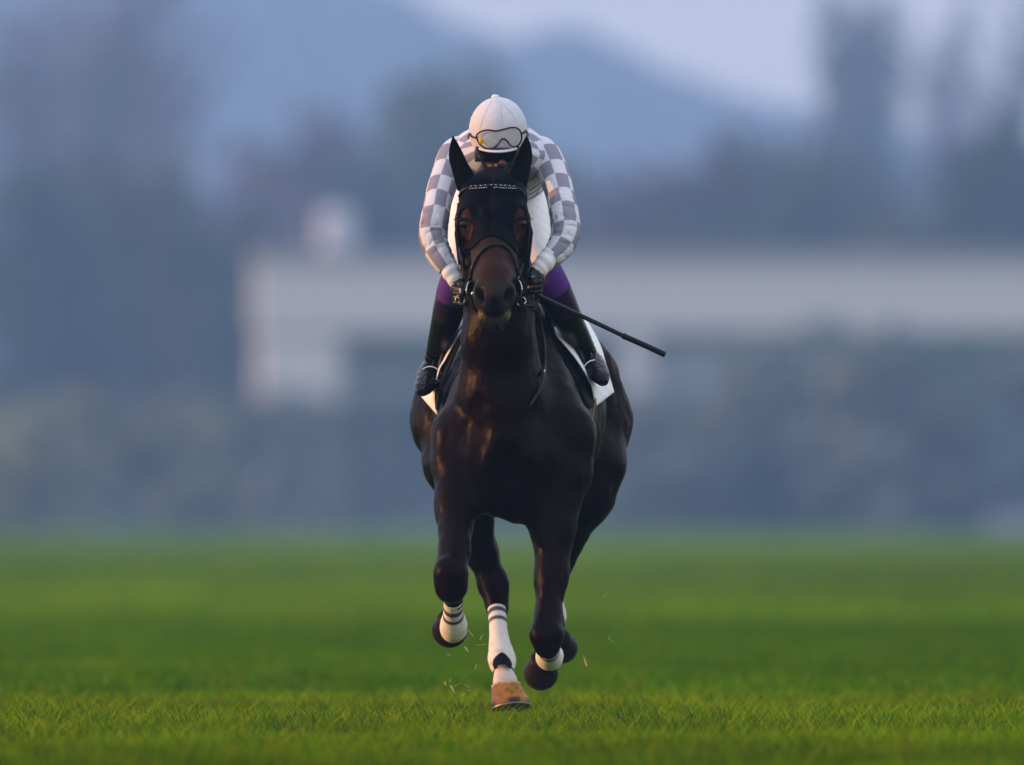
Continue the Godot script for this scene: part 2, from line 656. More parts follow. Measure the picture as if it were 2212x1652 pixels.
func build_building() -> void:
	var d := 655.0
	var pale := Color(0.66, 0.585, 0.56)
	var t := thing("stable_building", "long pale pinkish two storey building with open ground floor beyond the shrubs", "building", Vector3(0, 0, AWAY - d))
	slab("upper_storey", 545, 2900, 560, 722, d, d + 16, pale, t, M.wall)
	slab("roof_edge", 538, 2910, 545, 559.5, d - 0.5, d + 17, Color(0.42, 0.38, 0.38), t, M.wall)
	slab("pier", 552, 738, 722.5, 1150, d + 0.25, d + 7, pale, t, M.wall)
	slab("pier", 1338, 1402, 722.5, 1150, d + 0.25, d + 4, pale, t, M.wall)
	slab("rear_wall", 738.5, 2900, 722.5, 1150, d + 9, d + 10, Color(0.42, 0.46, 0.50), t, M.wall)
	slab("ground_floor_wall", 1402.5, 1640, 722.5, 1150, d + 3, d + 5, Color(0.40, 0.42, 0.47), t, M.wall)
	# rooftop turret with a rounded cap
	var b := Build.new()
	var base := far(726, 545, d + 6)
	var rr := []
	for e in [[0.70, 0.0], [0.70, 0.55], [0.66, 0.6], [0.66, 1.05], [0.72, 1.1], [0.70, 1.3], [0.58, 1.5], [0.38, 1.64], [0.12, 1.7]]:
		var ring := []
		for k in 20: ring.append(base + Vector3(cos(TAU * k / 20) * e[0], e[1], sin(TAU * k / 20) * e[0]) * 1.52)
		rr.append(ring)
	var cc := []
	for k in rr.size(): cc.append(Color(0.46, 0.49, 0.54))
	b.rings(rr, cc)
	obj("roof_turret", b, M.wall, t)
	var s := thing("marker_board", "low pale board at the turf edge, far right under the dark shrubs", "board", Vector3(far(2175, 1150, 592).x, 0, AWAY - 592))
	slab("panel", 2128, 2260, 1108, 1140, 592, 592.1, Color(0.30, 0.30, 0.36), s, M.wall)
	slab("post", 2140, 2146, 1140.2, 1150, 592, 592.1, Color(0.4, 0.4, 0.42), s, M.wall)
	slab("post", 2240, 2246, 1140.2, 1150, 592, 592.1, Color(0.4, 0.4, 0.42), s, M.wall)

# foliage spread through lobes; every face a bent clump of leaves
func foliage(lobes: Array, count: int, size: float, col: Color, vary: float) -> Build:
	var b := Build.new()
	var total := 0.0
	for l in lobes: total += pow(l[1].x * l[1].y * l[1].z, 0.66)
	for l in lobes:
		var n := int(count * pow(l[1].x * l[1].y * l[1].z, 0.66) / total)
		var tone := 1.0 + rng.randfn(0, vary * 0.6)
		for k in n:
			var dir := Vector3(rng.randfn(), rng.randfn(), rng.randfn()).normalized()
			var p: Vector3 = l[0] + dir * l[1] * pow(rng.randf(), 0.4)
			var nrm := (dir + Vector3(rng.randfn(), rng.randfn() + 0.4, rng.randfn()) * 0.55).normalized()
			var u := nrm.cross(Vector3(rng.randfn(), rng.randfn(), rng.randfn())).normalized()
			var w := nrm.cross(u)
			var s := size * rng.randf_range(0.5, 1.2)
			var cl := col * (tone * (1.0 + rng.randfn(0, vary)))
			cl = Color(maxf(cl.r, 0.008), maxf(cl.g, 0.008), maxf(cl.b, 0.005))
			var a := b.put(p - u * s, cl); var d := b.put(p + w * s * 0.6 + nrm * s * 0.15, cl)
			var e := b.put(p + u * s, cl); var f := b.put(p - w * s * 0.6 + nrm * s * 0.15, cl)
			b.quad(a, d, e, f)
	return b

func trunk_with_limbs(h: float, r: float, limbs: int, reach: float, up: float, col: Color) -> Array:
	var b := Build.new()
	cord([Vector3(0, -0.2, 0), Vector3(0.05, h * 0.4, 0.03), Vector3(-0.04, h, 0.0)], r, col, 10, 9, 1.0, b)
	for k in b.v.size():     # taper
		var f := 1.15 - 0.85 * clampf(b.v[k].y / h, 0, 1)
		b.v[k].x *= f; b.v[k].z *= f
	var out := [b]
	for k in limbs:
		var th := TAU * k / limbs * 2.4 + rng.randf()
		var y0 := h * rng.randf_range(0.35, 0.92)
		var len := reach * rng.randf_range(0.5, 1.0)
		var tip := Vector3(cos(th) * len, y0 + up * len, sin(th) * len)
		var q := Build.new()
		cord([Vector3(0, y0, 0), Vector3(cos(th) * len * 0.5, y0 + up * len * 0.4, sin(th) * len * 0.5), tip], r * 0.35, col, 6, 5, 1.0, q)
		for e in q.v.size():
			var t := clampf(Vector2(q.v[e].x, q.v[e].z).length() / maxf(len, 0.1), 0, 1)
			var c := Vector3(cos(th) * len * t, q.v[e].y, sin(th) * len * t)
			q.v[e] = q.v[e].lerp(c, t * 0.7)
		out.append(q)
	return out

var tree_shapes := {}
# unit trees one metre tall... shapes are made per kind, then placed with scale baked into the node's children
func tree_shape(kind: String) -> Array:
	if tree_shapes.has(kind): return tree_shapes[kind]
	var lobes := []
	var col := Color(0.05, 0.065, 0.04)
	var parts: Array
	match kind.get_slice("/", 0):
		"round":
			col = Color(0.085, 0.105, 0.06)
			for k in 26:
				var th := k * 2.4 + rng.randf()
				var y := 0.2 + 0.68 * (k + rng.randf()) / 26.0
				var rad := 0.36 * sqrt(maxf(0.05, 1.0 - pow((y - 0.5) / 0.5, 2.0))) * rng.randf_range(0.35, 0.9)
				lobes.append([Vector3(cos(th) * rad, y, sin(th) * rad), Vector3(1, 0.85, 1) * rng.randf_range(0.11, 0.17)])
			parts = trunk_with_limbs(0.7, 0.028, 8, 0.26, 0.5, Color(0.09, 0.075, 0.06))
		"conifer":
			col = Color(0.085, 0.095, 0.095)
			for k in 22:
				var y := 0.12 + 0.86 * k / 22.0
				var rad := 0.17 * (1.05 - y)
				for q in 2:
					var th := rng.randf() * TAU
					lobes.append([Vector3(cos(th) * rad * 0.7, y, sin(th) * rad * 0.7), Vector3(rad * 0.75 + 0.012, 0.035, rad * 0.75 + 0.012)])
			parts = trunk_with_limbs(0.95, 0.02, 6, 0.12, -0.1, Color(0.08, 0.06, 0.05))
		"bare":
			col = Color(0.11, 0.085, 0.085)
			for k in 12:
				var th := rng.randf() * TAU
				var y := rng.randf_range(0.4, 0.9)
				var rad := rng.randf_range(0.0, 0.18)
				lobes.append([Vector3(cos(th) * rad, y, sin(th) * rad), Vector3(0.07, 0.13, 0.07)])
			parts = trunk_with_limbs(0.8, 0.02, 14, 0.24, 1.1, Color(0.10, 0.08, 0.08))
		"shrub":
			for k in 24:
				var th := rng.randf() * TAU
				var y := rng.randf_range(0.06, 0.82)
				var rad := rng.randf_range(0.05, 0.36)
				lobes.append([Vector3(cos(th) * rad, y, sin(th) * rad), Vector3(1, 0.9, 1) * rng.randf_range(0.13, 0.22)])
			parts = trunk_with_limbs(0.5, 0.03, 7, 0.3, 0.6, Color(0.08, 0.07, 0.06))
	if kind == "shrub/dark": col = Color(0.12, 0.155, 0.13)
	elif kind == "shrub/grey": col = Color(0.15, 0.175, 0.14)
	elif kind.ends_with("olive"): col = Color(0.20, 0.205, 0.12)
	elif kind.ends_with("yellow"): col = Color(0.34, 0.32, 0.12)
	elif kind.ends_with("dark"): col = Color(0.052, 0.070, 0.056)
	elif kind.ends_with("purple"): col = Color(0.13, 0.10, 0.105)
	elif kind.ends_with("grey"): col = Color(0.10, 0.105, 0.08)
	var count: int = {"round": 3000, "conifer": 2200, "bare": 900, "shrub": 3200}[kind.get_slice("/", 0)]
	var size: float = {"round": 0.034, "conifer": 0.026, "bare": 0.02, "shrub": 0.055}[kind.get_slice("/", 0)]
	var cr := foliage(lobes, count, size, col, 0.22)
	var meshes := [cr.mesh(true)]
	meshes[0].surface_set_material(0, M.leaf)
	for p in parts:
		meshes.append(p.mesh())
		meshes[-1].surface_set_material(0, M.bark)
	tree_shapes[kind] = meshes
	return meshes

func plant(called: String, kind: String, px: float, top: float, wide_px: float, d: float, label: String, category: String, group: String, turn := 0.0) -> void:
	d *= 1.53
	var h := far(px, top, d).y
	var w := far(px + wide_px / 2, 0, d).x - far(px - wide_px / 2, 0, d).x
	var nominal: float = {"round": 0.74, "conifer": 0.34, "bare": 0.48, "shrub": 0.82}[kind.get_slice("/", 0)]
	var o := thing(called, label, category, Vector3(far(px, 0, d).x, 0, AWAY - d), group)
	o.rotation.y = turn
	var meshes := tree_shape(kind)
	for k in meshes.size():
		var p := MeshInstance3D.new()
		p.name = "crown" if k == 0 else ("trunk" if k == 1 else "limb")
		p.mesh = meshes[k]
		p.scale = Vector3(w / nominal, h, w / nominal)
		o.add_child(p, true)

func build_trees() -> void:
	var G := "trees behind the building"
	# left: tall bare and evergreen trees without a building in front
	plant("bare_tree", "bare/purple", 60, -40, 470, 640, "tall bare purplish tree at the far left edge", "tree", G)
	plant("bare_tree", "bare/purple", 330, -120, 500, 660, "tallest bare purplish tree, left of the pale hillside", "tree", G, 1.1)
	plant("bare_tree", "bare/grey", 200, 60, 420, 600, "greyish bare tree between the two tallest purplish trees", "tree", G, 2.0)
	plant("broadleaf_tree", "round/dark", 70, 330, 380, 465, "dark rounded tree rising over the yellow shrub, left edge", "tree", G)
	plant("broadleaf_tree", "round/grey", 300, 300, 420, 470, "grey green rounded tree under the tallest bare tree", "tree", G, 0.7)
	plant("broadleaf_tree", "round/dark", 470, 420, 330, 460, "dark tree just left of the pale building's end wall", "tree", G, 1.9)
	plant("broadleaf_tree", "round/purple", 640, 225, 440, 560, "purplish crown standing above the left end of the building", "tree", G, 2.4)
	plant("broadleaf_tree", "round/dark", 800, 330, 260, 500, "small dark crown right behind the rooftop turret", "tree", G, 0.2)
	plant("broadleaf_tree", "round", 985, 104, 540, 560, "large green domed tree directly behind the jockey's left shoulder in view", "tree", G, 0.4)
	plant("broadleaf_tree", "round/grey", 1140, 300, 300, 510, "grey green tree hidden behind the jockey and horse's head", "tree", G, 1.2)
	plant("broadleaf_tree", "round/purple", 1330, 345, 420, 500, "hazy tree just right of the jockey's checked sleeve", "tree", G, 2.8)
	plant("broadleaf_tree", "round/grey", 1490, 325, 340, 500, "hazy tree between the jockey and the big right tree", "tree", G, 3.3)
	plant("broadleaf_tree", "round/grey", 1640, 245, 420, 500, "broad grey green tree left of the tall narrow tree", "tree", G, 1.6)
	plant("broadleaf_tree", "round/dark", 1800, 300, 330, 490, "dark rounded tree in front of the tall narrow tree's foot", "tree", G, 2.2)
	plant("broadleaf_tree", "round", 1950, 390, 300, 480, "middling green tree between the tall narrow tree and far right crowns", "tree", G, 0.9)
	plant("broadleaf_tree", "round/dark", 2160, 215, 360, 470, "dark crown filling the right edge above the building", "tree", G, 2.9)
	plant("broadleaf_tree", "round/grey", 1862, -70, 250, 760, "tall hazy narrow crowned tree against the bright sky", "tree", G, 0.6)
	plant("broadleaf_tree", "round/grey", 1250, 330, 420, 800, "pale hazy tree low on the hillside right of the jockey's helmet", "tree", G, 2.1)
	plant("broadleaf_tree", "round/grey", 720, 330, 420, 760, "pale hazy tree low on the hillside left of the green dome", "tree", G, 1.5)
	plant("bare_tree", "bare/purple", 2050, 20, 250, 800, "bare purplish tree right of the tall narrow tree", "tree", G, 0.5)
	plant("bare_tree", "bare/grey", 2190, -60, 280, 780, "tall bare greyish tree at the far right edge", "tree", G, 1.7)
	# a long even hedge on the far side, then shrubs standing in front of it
	var lobes := []
	var hd := 616.0
	for k in 92:
		var px := -260.0 + k * 30.0
		var c := far(px, 0, hd)
		var h := far(px, 832.0 + 7.0 * sin(k * 1.7) + 5.0 * sin(k * 0.61), hd).y
		for q in 3: lobes.append([Vector3(c.x, h * (0.2 + 0.29 * q), rng.randf_range(-0.5, 0.5)), Vector3(0.75, h * 0.2, 1.3)])
	var hedge := thing("hedge", "long even grey green hedge between the turf and the pale building", "hedge", Vector3(0, 0, AWAY - hd))
	var hm := MeshInstance3D.new()
	hm.name = "foliage"
	hm.mesh = foliage(lobes, 16000, 0.42, Color(0.12, 0.15, 0.115), 0.2).mesh(true)
	hm.mesh.surface_set_material(0, M.leaf)
	hedge.add_child(hm, true)
	hm.set_meta("kind", "stuff")
	# the belt of shrubs along the far edge of the turf
	var S := "shrubs along the far edge of the turf"
	var k := 0
	for e in [[-60, 900, 220, "shrub/yellow", "yellowish shrub cut by the left edge of the picture"],
			[110, 800, 250, "shrub/olive", "olive shrub beside the yellowish one at the left"],
			[410, 815, 210, "shrub/olive", "taller olive shrub left of the pale building's end"],
			[1400, 838, 230, "shrub/grey", "grey green shrub under the tip of the whip"],
			[1570, 735, 290, "shrub/dark", "dark shrub right of the pale ground floor wall"],
			[1720, 682, 270, "shrub/dark", "pointed dark shrub, highest against the pale wall"],
			[1870, 715, 300, "shrub/grey", "grey green shrub right of the pointed one"],
			[2030, 700, 300, "shrub/dark", "wide dark shrub left of the pale marker board"],
			[2190, 722, 290, "shrub/grey", "grey green shrub behind the pale marker board"],
			[2350, 715, 290, "shrub/dark", "dark shrub cut by the right edge of the picture"]]:
		plant("shrub", e[3], e[0], e[1], e[2] * 1.3, 390.0 + (k % 3) * 3.0, e[4], "shrub", S, k * 1.3)
		k += 1

# ------------------------------------------------------------------ the horse
var BF: Field       # body
var HF: Field       # head

func front(F: Field, px: float, py: float, from := 0.6, off := 0.0) -> Vector3:
	# the first point of the body met on the way back along a line of sight
	var z := from
	while z > -1.6:
		var p := at(px, py, z)
		if F.sample(p) < off: return p
		z -= 0.004
	return at(px, py, 0.0)

func coat_color(p: Vector3) -> Color:
	var low := smoothstep(0.62, 0.85, p.y)
	var c := Color(0.0040, 0.0030, 0.0028).lerp(Color(0.0058, 0.0029, 0.0016), low)
	return c

func head_color(p: Vector3) -> Color:
	var q := to_px(p)
	var c := Color(0.028, 0.0150, 0.0088)
	# dark muzzle, paler rim of the lower lip
	var d := smoothstep(585.0, 632.0, q.y)
	c = c.lerp(Color(0.022, 0.018, 0.017), d)
	var mid := exp(-pow((q.x - 1067.0) / 14.0, 2.0)) * smoothstep(632.0, 645.0, q.y) * (1.0 - smoothstep(676.0, 688.0, q.y))
	c = c.lerp(Color(0.006, 0.005, 0.006), mid)
	var el := Vector2((q.x - 1067.0) / 33.0, (q.y - 668.0) / 26.0).length()
	var lip := smoothstep(0.62, 0.9, el) * smoothstep(664.0, 678.0, q.y) * smoothstep(0.26, 0.32, p.z)
	c = c.lerp(Color(0.15, 0.125, 0.065), lip)
	# hollow of each nostril
	for n in [[1036.0, 635.0, 0.42], [1100.0, 635.0, -0.42]]:
		var dq := Vector2(q.x - n[0], q.y - n[1]).rotated(n[2])
		var e := Vector2(dq.x / 11.5, dq.y / 18.0).length()
		c = c.lerp(Color(0.003, 0.002, 0.002), 1.0 - smoothstep(0.7, 1.0, e))
	if q.y < 560.0 and p.z < 0.12: c = Color(0.012, 0.009, 0.008)
	return c

func build_body_field() -> void:
	var F := Field.new(Vector3(-0.43, 0.12, -1.75), Vector3(0.49, 2.0, 0.36), 0.0125)
	# trunk
	F.bone(at(1110, 915, -0.38), at(1122, 898, -0.95), 0.25, 0.30, 0.07, Vector3(1, 1.12, 1))
	F.bone(at(1122, 890, -0.95), at(1124, 850, -1.35), 0.30, 0.24, 0.08, Vector3(1, 1.1, 1))
	F.bone(at(1106, 690, -0.4), at(1116, 710, -1.2), 0.085, 0.12, 0.10)
	F.bone(at(1035, 800, -1.35), at(1215, 800, -1.35), 0.17, 0.17, 0.1)
	# quarters, thighs and gaskins
	F.bone(at(990, 835, -1.38), at(984, 905, -1.36), 0.14, 0.16, 0.08)
	F.bone(at(984, 905, -1.36), at(990, 1000, -1.2), 0.155, 0.118, 0.06)
	F.bone(at(990, 1000, -1.2), at(1012, 1110, -1.25), 0.118, 0.085, 0.05)
	F.bone(at(1258, 830, -1.38), at(1268, 905, -1.38), 0.14, 0.155, 0.08)
	F.bone(at(1268, 905, -1.38), at(1266, 1000, -1.25), 0.158, 0.138, 0.06)
	F.bone(at(1266, 1000, -1.25), at(1252, 1070, -1.22), 0.138, 0.118, 0.05)
	F.bone(at(1252, 1070, -1.22), at(1200, 1215, -1.36), 0.115, 0.06, 0.05)
	F.bone(at(1200, 1215, -1.36), at(1194, 1285, -1.5), 0.055, 0.042, 0.04)
	F.bone(at(1194, 1285, -1.5), at(1201, 1350, -1.58), 0.036, 0.034, 0.02)
	# near hind leg swung under the belly: gaskin, hock, cannon
	F.bone(at(1012, 1110, -1.25), at(1040, 1190, -1.3), 0.085, 0.058, 0.05)
	F.bone(at(1040, 1190, -1.3), at(1066, 1262, -1.32), 0.054, 0.052, 0.04)
	F.bone(at(1066, 1262, -1.32), at(1074, 1310, -1.26), 0.054, 0.041, 0.03)
	F.bone(at(1074, 1310, -1.26), at(1078, 1375, -1.16), 0.036, 0.028, 0.02)
	F.bone(at(1078, 1375, -1.16), at(1084, 1424, -1.08), 0.028, 0.045, 0.02)
	F.bone(at(1084, 1424, -1.08), at(1090, 1468, -1.02), 0.04, 0.04, 0.02)
	# neck
	F.bone(at(1068, 430, 0.02), at(1074, 600, -0.03), 0.095, 0.115, 0.05)
	F.bone(at(1074, 600, -0.03), at(1077, 730, -0.06), 0.115, 0.124, 0.05, Vector3(1, 1, 1.15))
	F.bone(at(1077, 730, -0.06), at(1084, 850, -0.12), 0.124, 0.148, 0.05, Vector3(1, 1, 1.1))
	F.bone(at(1084, 850, -0.12), at(1105, 940, -0.2), 0.148, 0.20, 0.07)
	F.bone(at(1080, 640, -0.1), at(1108, 700, -0.4), 0.10, 0.11, 0.1)
	# shoulders, points of the shoulder, breast
	F.bone(at(1074, 760, -0.36), at(1004, 940, -0.17), 0.092, 0.115, 0.06)
	F.bone(at(1142, 760, -0.36), at(1218, 940, -0.17), 0.092, 0.115, 0.06)
	F.bone(at(1004, 940, -0.17), at(996, 1000, -0.14), 0.10, 0.09, 0.05)
	F.bone(at(1218, 940, -0.17), at(1216, 1010, -0.16), 0.098, 0.098, 0.05)
	F.bone(at(1055, 985, -0.10), at(1066, 1054, -0.10), 0.115, 0.098, 0.045)
	F.bone(at(1140, 985, -0.09), at(1126, 1066, -0.10), 0.118, 0.108, 0.045)
	F.bone(at(1092, 1020, -0.25), at(1100, 1010, -0.6), 0.12, 0.13, 0.06)
	F.bone(at(1098, 880, -0.03), at(1100, 975, -0.01), 0.05, 0.06, 0.12)
	# lifted foreleg: forearm, knee, cannon folded back
	F.bone(at(992, 1010, -0.13), at(988, 1090, -0.05), 0.098, 0.078, 0.05)
	F.bone(at(988, 1090, -0.05), at(982, 1190, 0.10), 0.076, 0.051, 0.04)
	F.bone(at(982, 1190, 0.10), at(974, 1238, 0.17), 0.052, 0.058, 0.03)
	F.bone(at(974, 1238, 0.17), at(975, 1266, 0.165), 0.060, 0.056, 0.025)
	F.bone(at(975, 1266, 0.165), at(979, 1300, 0.08), 0.046, 0.032, 0.03)
	F.bone(at(979, 1300, 0.08), at(980, 1352, -0.08), 0.028, 0.040, 0.02)
	# falling foreleg: forearm, knee, cannon tucked behind it
	F.bone(at(1204, 1030, -0.15), at(1194, 1140, -0.10), 0.118, 0.080, 0.05)
	F.bone(at(1194, 1140, -0.10), at(1191, 1240, -0.05), 0.078, 0.057, 0.04)
	F.bone(at(1191, 1240, -0.05), at(1184, 1330, 0.0), 0.056, 0.045, 0.04)
	F.bone(at(1184, 1330, 0.0), at(1181, 1372, 0.03), 0.047, 0.058, 0.03)
	F.bone(at(1181, 1372, 0.03), at(1182, 1396, 0.02), 0.059, 0.040, 0.025)
	F.bone(at(1182, 1396, 0.02), at(1186, 1412, -0.14), 0.034, 0.034, 0.03)
	F.bone(at(961, 1232, 0.19), at(962, 1246, 0.195), 0.024, 0.022, 0.015)
	F.bone(at(990, 1234, 0.19), at(989, 1250, 0.195), 0.024, 0.020, 0.015)
	F.bone(at(970, 1272, 0.20), at(975, 1284, 0.18), 0.020, 0.016, 0.018)
	F.bone(at(990, 1110, 0.0), at(976, 1222, 0.162), 0.026, 0.018, 0.035)
	F.bone(at(1188, 1170, -0.045), at(1178, 1350, 0.048), 0.026, 0.017, 0.035)
	F.bone(at(1165, 1366, 0.06), at(1167, 1382, 0.062), 0.022, 0.018, 0.015)
	F.bone(at(1199, 1364, 0.06), at(1196, 1382, 0.062), 0.022, 0.018, 0.015)
	F.bone(at(1052, 1250, -1.275), at(1064, 1302, -1.235), 0.020, 0.014, 0.02)
	F.bone(at(1086, 1262, -1.29), at(1086, 1290, -1.27), 0.022, 0.016, 0.02)
	# crease between the breast muscles, and the jugular groove
	F.bone(at(1099, 985, 0.05), at(1097, 1090, 0.02), 0.03, 0.03, 0.06, Vector3.ONE, true)
	F.bone(at(1024, 1040, 0.03), at(1036, 1110, 0.02), 0.016, 0.02, 0.04, Vector3.ONE, true)
	F.bone(at(1170, 1050, 0.03), at(1156, 1125, 0.02), 0.016, 0.02, 0.04, Vector3.ONE, true)
	F.bone(at(1030, 880, 0.05), at(1012, 985, 0.06), 0.02, 0.02, 0.06, Vector3.ONE, true)
	F.bone(at(1172, 870, 0.05), at(1196, 980, 0.05), 0.02, 0.02, 0.06, Vector3.ONE, true)

	BF = F

func build_head_field() -> void:
	var F := Field.new(at(962, 716, -0.06), at(1172, 338, -0.06) + Vector3(0, 0, 0.62), 0.006)
	F.bone(at(1047, 428, 0.13), at(1083, 428, 0.13), 0.088, 0.088, 0.04)
	F.bone(at(1066, 396, 0.10), at(1066, 424, 0.14), 0.055, 0.08, 0.03)
	F.bone(at(1016, 474, 0.185), at(1016, 486, 0.19), 0.050, 0.050, 0.03)
	F.bone(at(1112, 474, 0.185), at(1113, 486, 0.19), 0.050, 0.050, 0.03)
	F.bone(at(1050, 470, 0.20), at(1080, 470, 0.20), 0.075, 0.075, 0.04)
	F.bone(at(1019, 505, 0.12), at(1022, 570, 0.13), 0.056, 0.048, 0.04)
	F.bone(at(1113, 505, 0.12), at(1112, 570, 0.13), 0.058, 0.048, 0.04)
	F.bone(at(1064, 480, 0.235), at(1066, 600, 0.375), 0.056, 0.050, 0.03)
	F.bone(at(1045, 515, 0.225), at(1046, 600, 0.34), 0.050, 0.042, 0.03)
	F.bone(at(1088, 515, 0.225), at(1089, 600, 0.34), 0.050, 0.042, 0.03)
	F.bone(at(1066, 560, 0.16), at(1068, 660, 0.32), 0.072, 0.045, 0.04)
	F.bone(at(1066, 600, 0.375), at(1067, 640, 0.42), 0.058, 0.056, 0.03)
	F.bone(at(1038, 625, 0.415), at(1037, 640, 0.42), 0.026, 0.027, 0.02)
	F.bone(at(1098, 625, 0.415), at(1099, 640, 0.42), 0.026, 0.027, 0.02)
	F.bone(at(1053, 660, 0.415), at(1082, 660, 0.415), 0.036, 0.036, 0.025)
	F.bone(at(1053, 677, 0.38), at(1083, 677, 0.38), 0.034, 0.034, 0.016)
	F.bone(at(1068, 430, 0.06), at(1075, 650, 0.0), 0.08, 0.08, 0.04)
	# nostrils, lip line, hollows above the eyes
	F.bone(at(1031, 624, 0.458), at(1043, 649, 0.452), 0.0225, 0.011, 0.006, Vector3.ONE, true)
	F.bone(at(1105, 624, 0.458), at(1093, 649, 0.452), 0.0225, 0.011, 0.006, Vector3.ONE, true)
	F.bone(at(1034, 671, 0.418), at(1101, 671, 0.418), 0.007, 0.007, 0.006, Vector3.ONE, true)
	F.bone(at(1024, 450, 0.275), at(1026, 455, 0.275), 0.018, 0.018, 0.03, Vector3.ONE, true)
	F.bone(at(1106, 450, 0.275), at(1104, 455, 0.275), 0.018, 0.018, 0.03, Vector3.ONE, true)
	HF = F

func hoof(parent: Node, top: Vector3, down: Vector3, toe: Vector3, size: float, col: Callable) -> void:
	down = down.normalized()
	toe = (toe - down * toe.dot(down)).normalized()
	var side := down.cross(toe).normalized()
	var b := Build.new()
	var rr := []
	var cc := []
	for e in [[-0.25, 0.55, 0.0], [-0.10, 0.72, 0.0], [0.0, 0.86, 0.0], [0.08, 0.83, 0.02], [0.2, 0.865, 0.055], [0.32, 0.90, 0.09], [0.45, 0.935, 0.12], [0.6, 0.975, 0.175], [0.78, 1.02, 0.23], [0.95, 1.07, 0.28], [1.12, 1.11, 0.33], [1.3, 1.14, 0.38], [1.36, 1.10, 0.38], [1.30, 0.85, 0.36], [1.22, 0.45, 0.34]]:
		var ring := []
		var cols := []
		for k in 28:
			var th := TAU * k / 28
			var r: float = e[1] * size * (1.0 + 0.012 * sin(e[0] * 40.0))
			var f := cos(th)
			if f < -0.3: r *= 0.92            # flatter heel
			if absf(th - PI) < 0.3 and e[0] > 0.3: r *= 0.82   # cleft between the bulbs
			ring.append(top + down * (e[0] * size) + toe * (f * r + e[2] * size) + side * (sin(th) * r * 0.96))
			cols.append(col.call(e[0] / 1.36, th))
		rr.append(ring); cc.append(cols)
	b.rings(rr, cc)
	var h := obj("hoof", b, M.hoof, parent)
	var s := Build.new()
	var n := 26
	var sr := []
	var sc := []
	for k in n + 1:
		var th := lerpf(-2.5, 2.5, float(k) / n)
		var out := toe * cos(th) + side * sin(th) * 0.96
		var m := top + down * (1.38 * size) + toe * 0.38 * size + out * size * 1.03
		var ring := []
		for q in [[-0.10, -0.035], [0.10, -0.035], [0.10, 0.05], [-0.10, 0.05]]:
			ring.append(m + out * q[0] * size + down * q[1] * size)
		sr.append(ring); sc.append(Color.WHITE)
	s.rings(sr, sc)
	obj("horseshoe", s, M.shoe, h, true)

func bandage(parent: Node, pts: Array, s1: float, s2: float, w: float, label := "") -> MeshInstance3D:
	var white := Color(0.72, 0.68, 0.60)
	var col := func(t: float, a: float) -> Color:
		if absf(t - s1) < w or absf(t - s2) < w: return Color(0.05, 0.055, 0.07)
		var dirt := clampf(sin(a * 17.0 + t * 31.0) * sin(a * 9.0 - t * 13.0) - 0.35, 0.0, 1.0) * 0.8 * smoothstep(0.35, 0.9, t)
		return white.lerp(Color(0.35, 0.27, 0.16), dirt)
	var bump := func(t: float, a: float) -> float:
		return 1.0 + 0.022 * fposmod(t * 7.0 + a, 1.0) + 0.01 * sin(t * 30.0 + a * 19.0)
	var o := obj("leg_bandage", loft(pts, 44, 30, col, bump), M.cloth, parent)
	if label: o.set_meta("label", label)
	return o

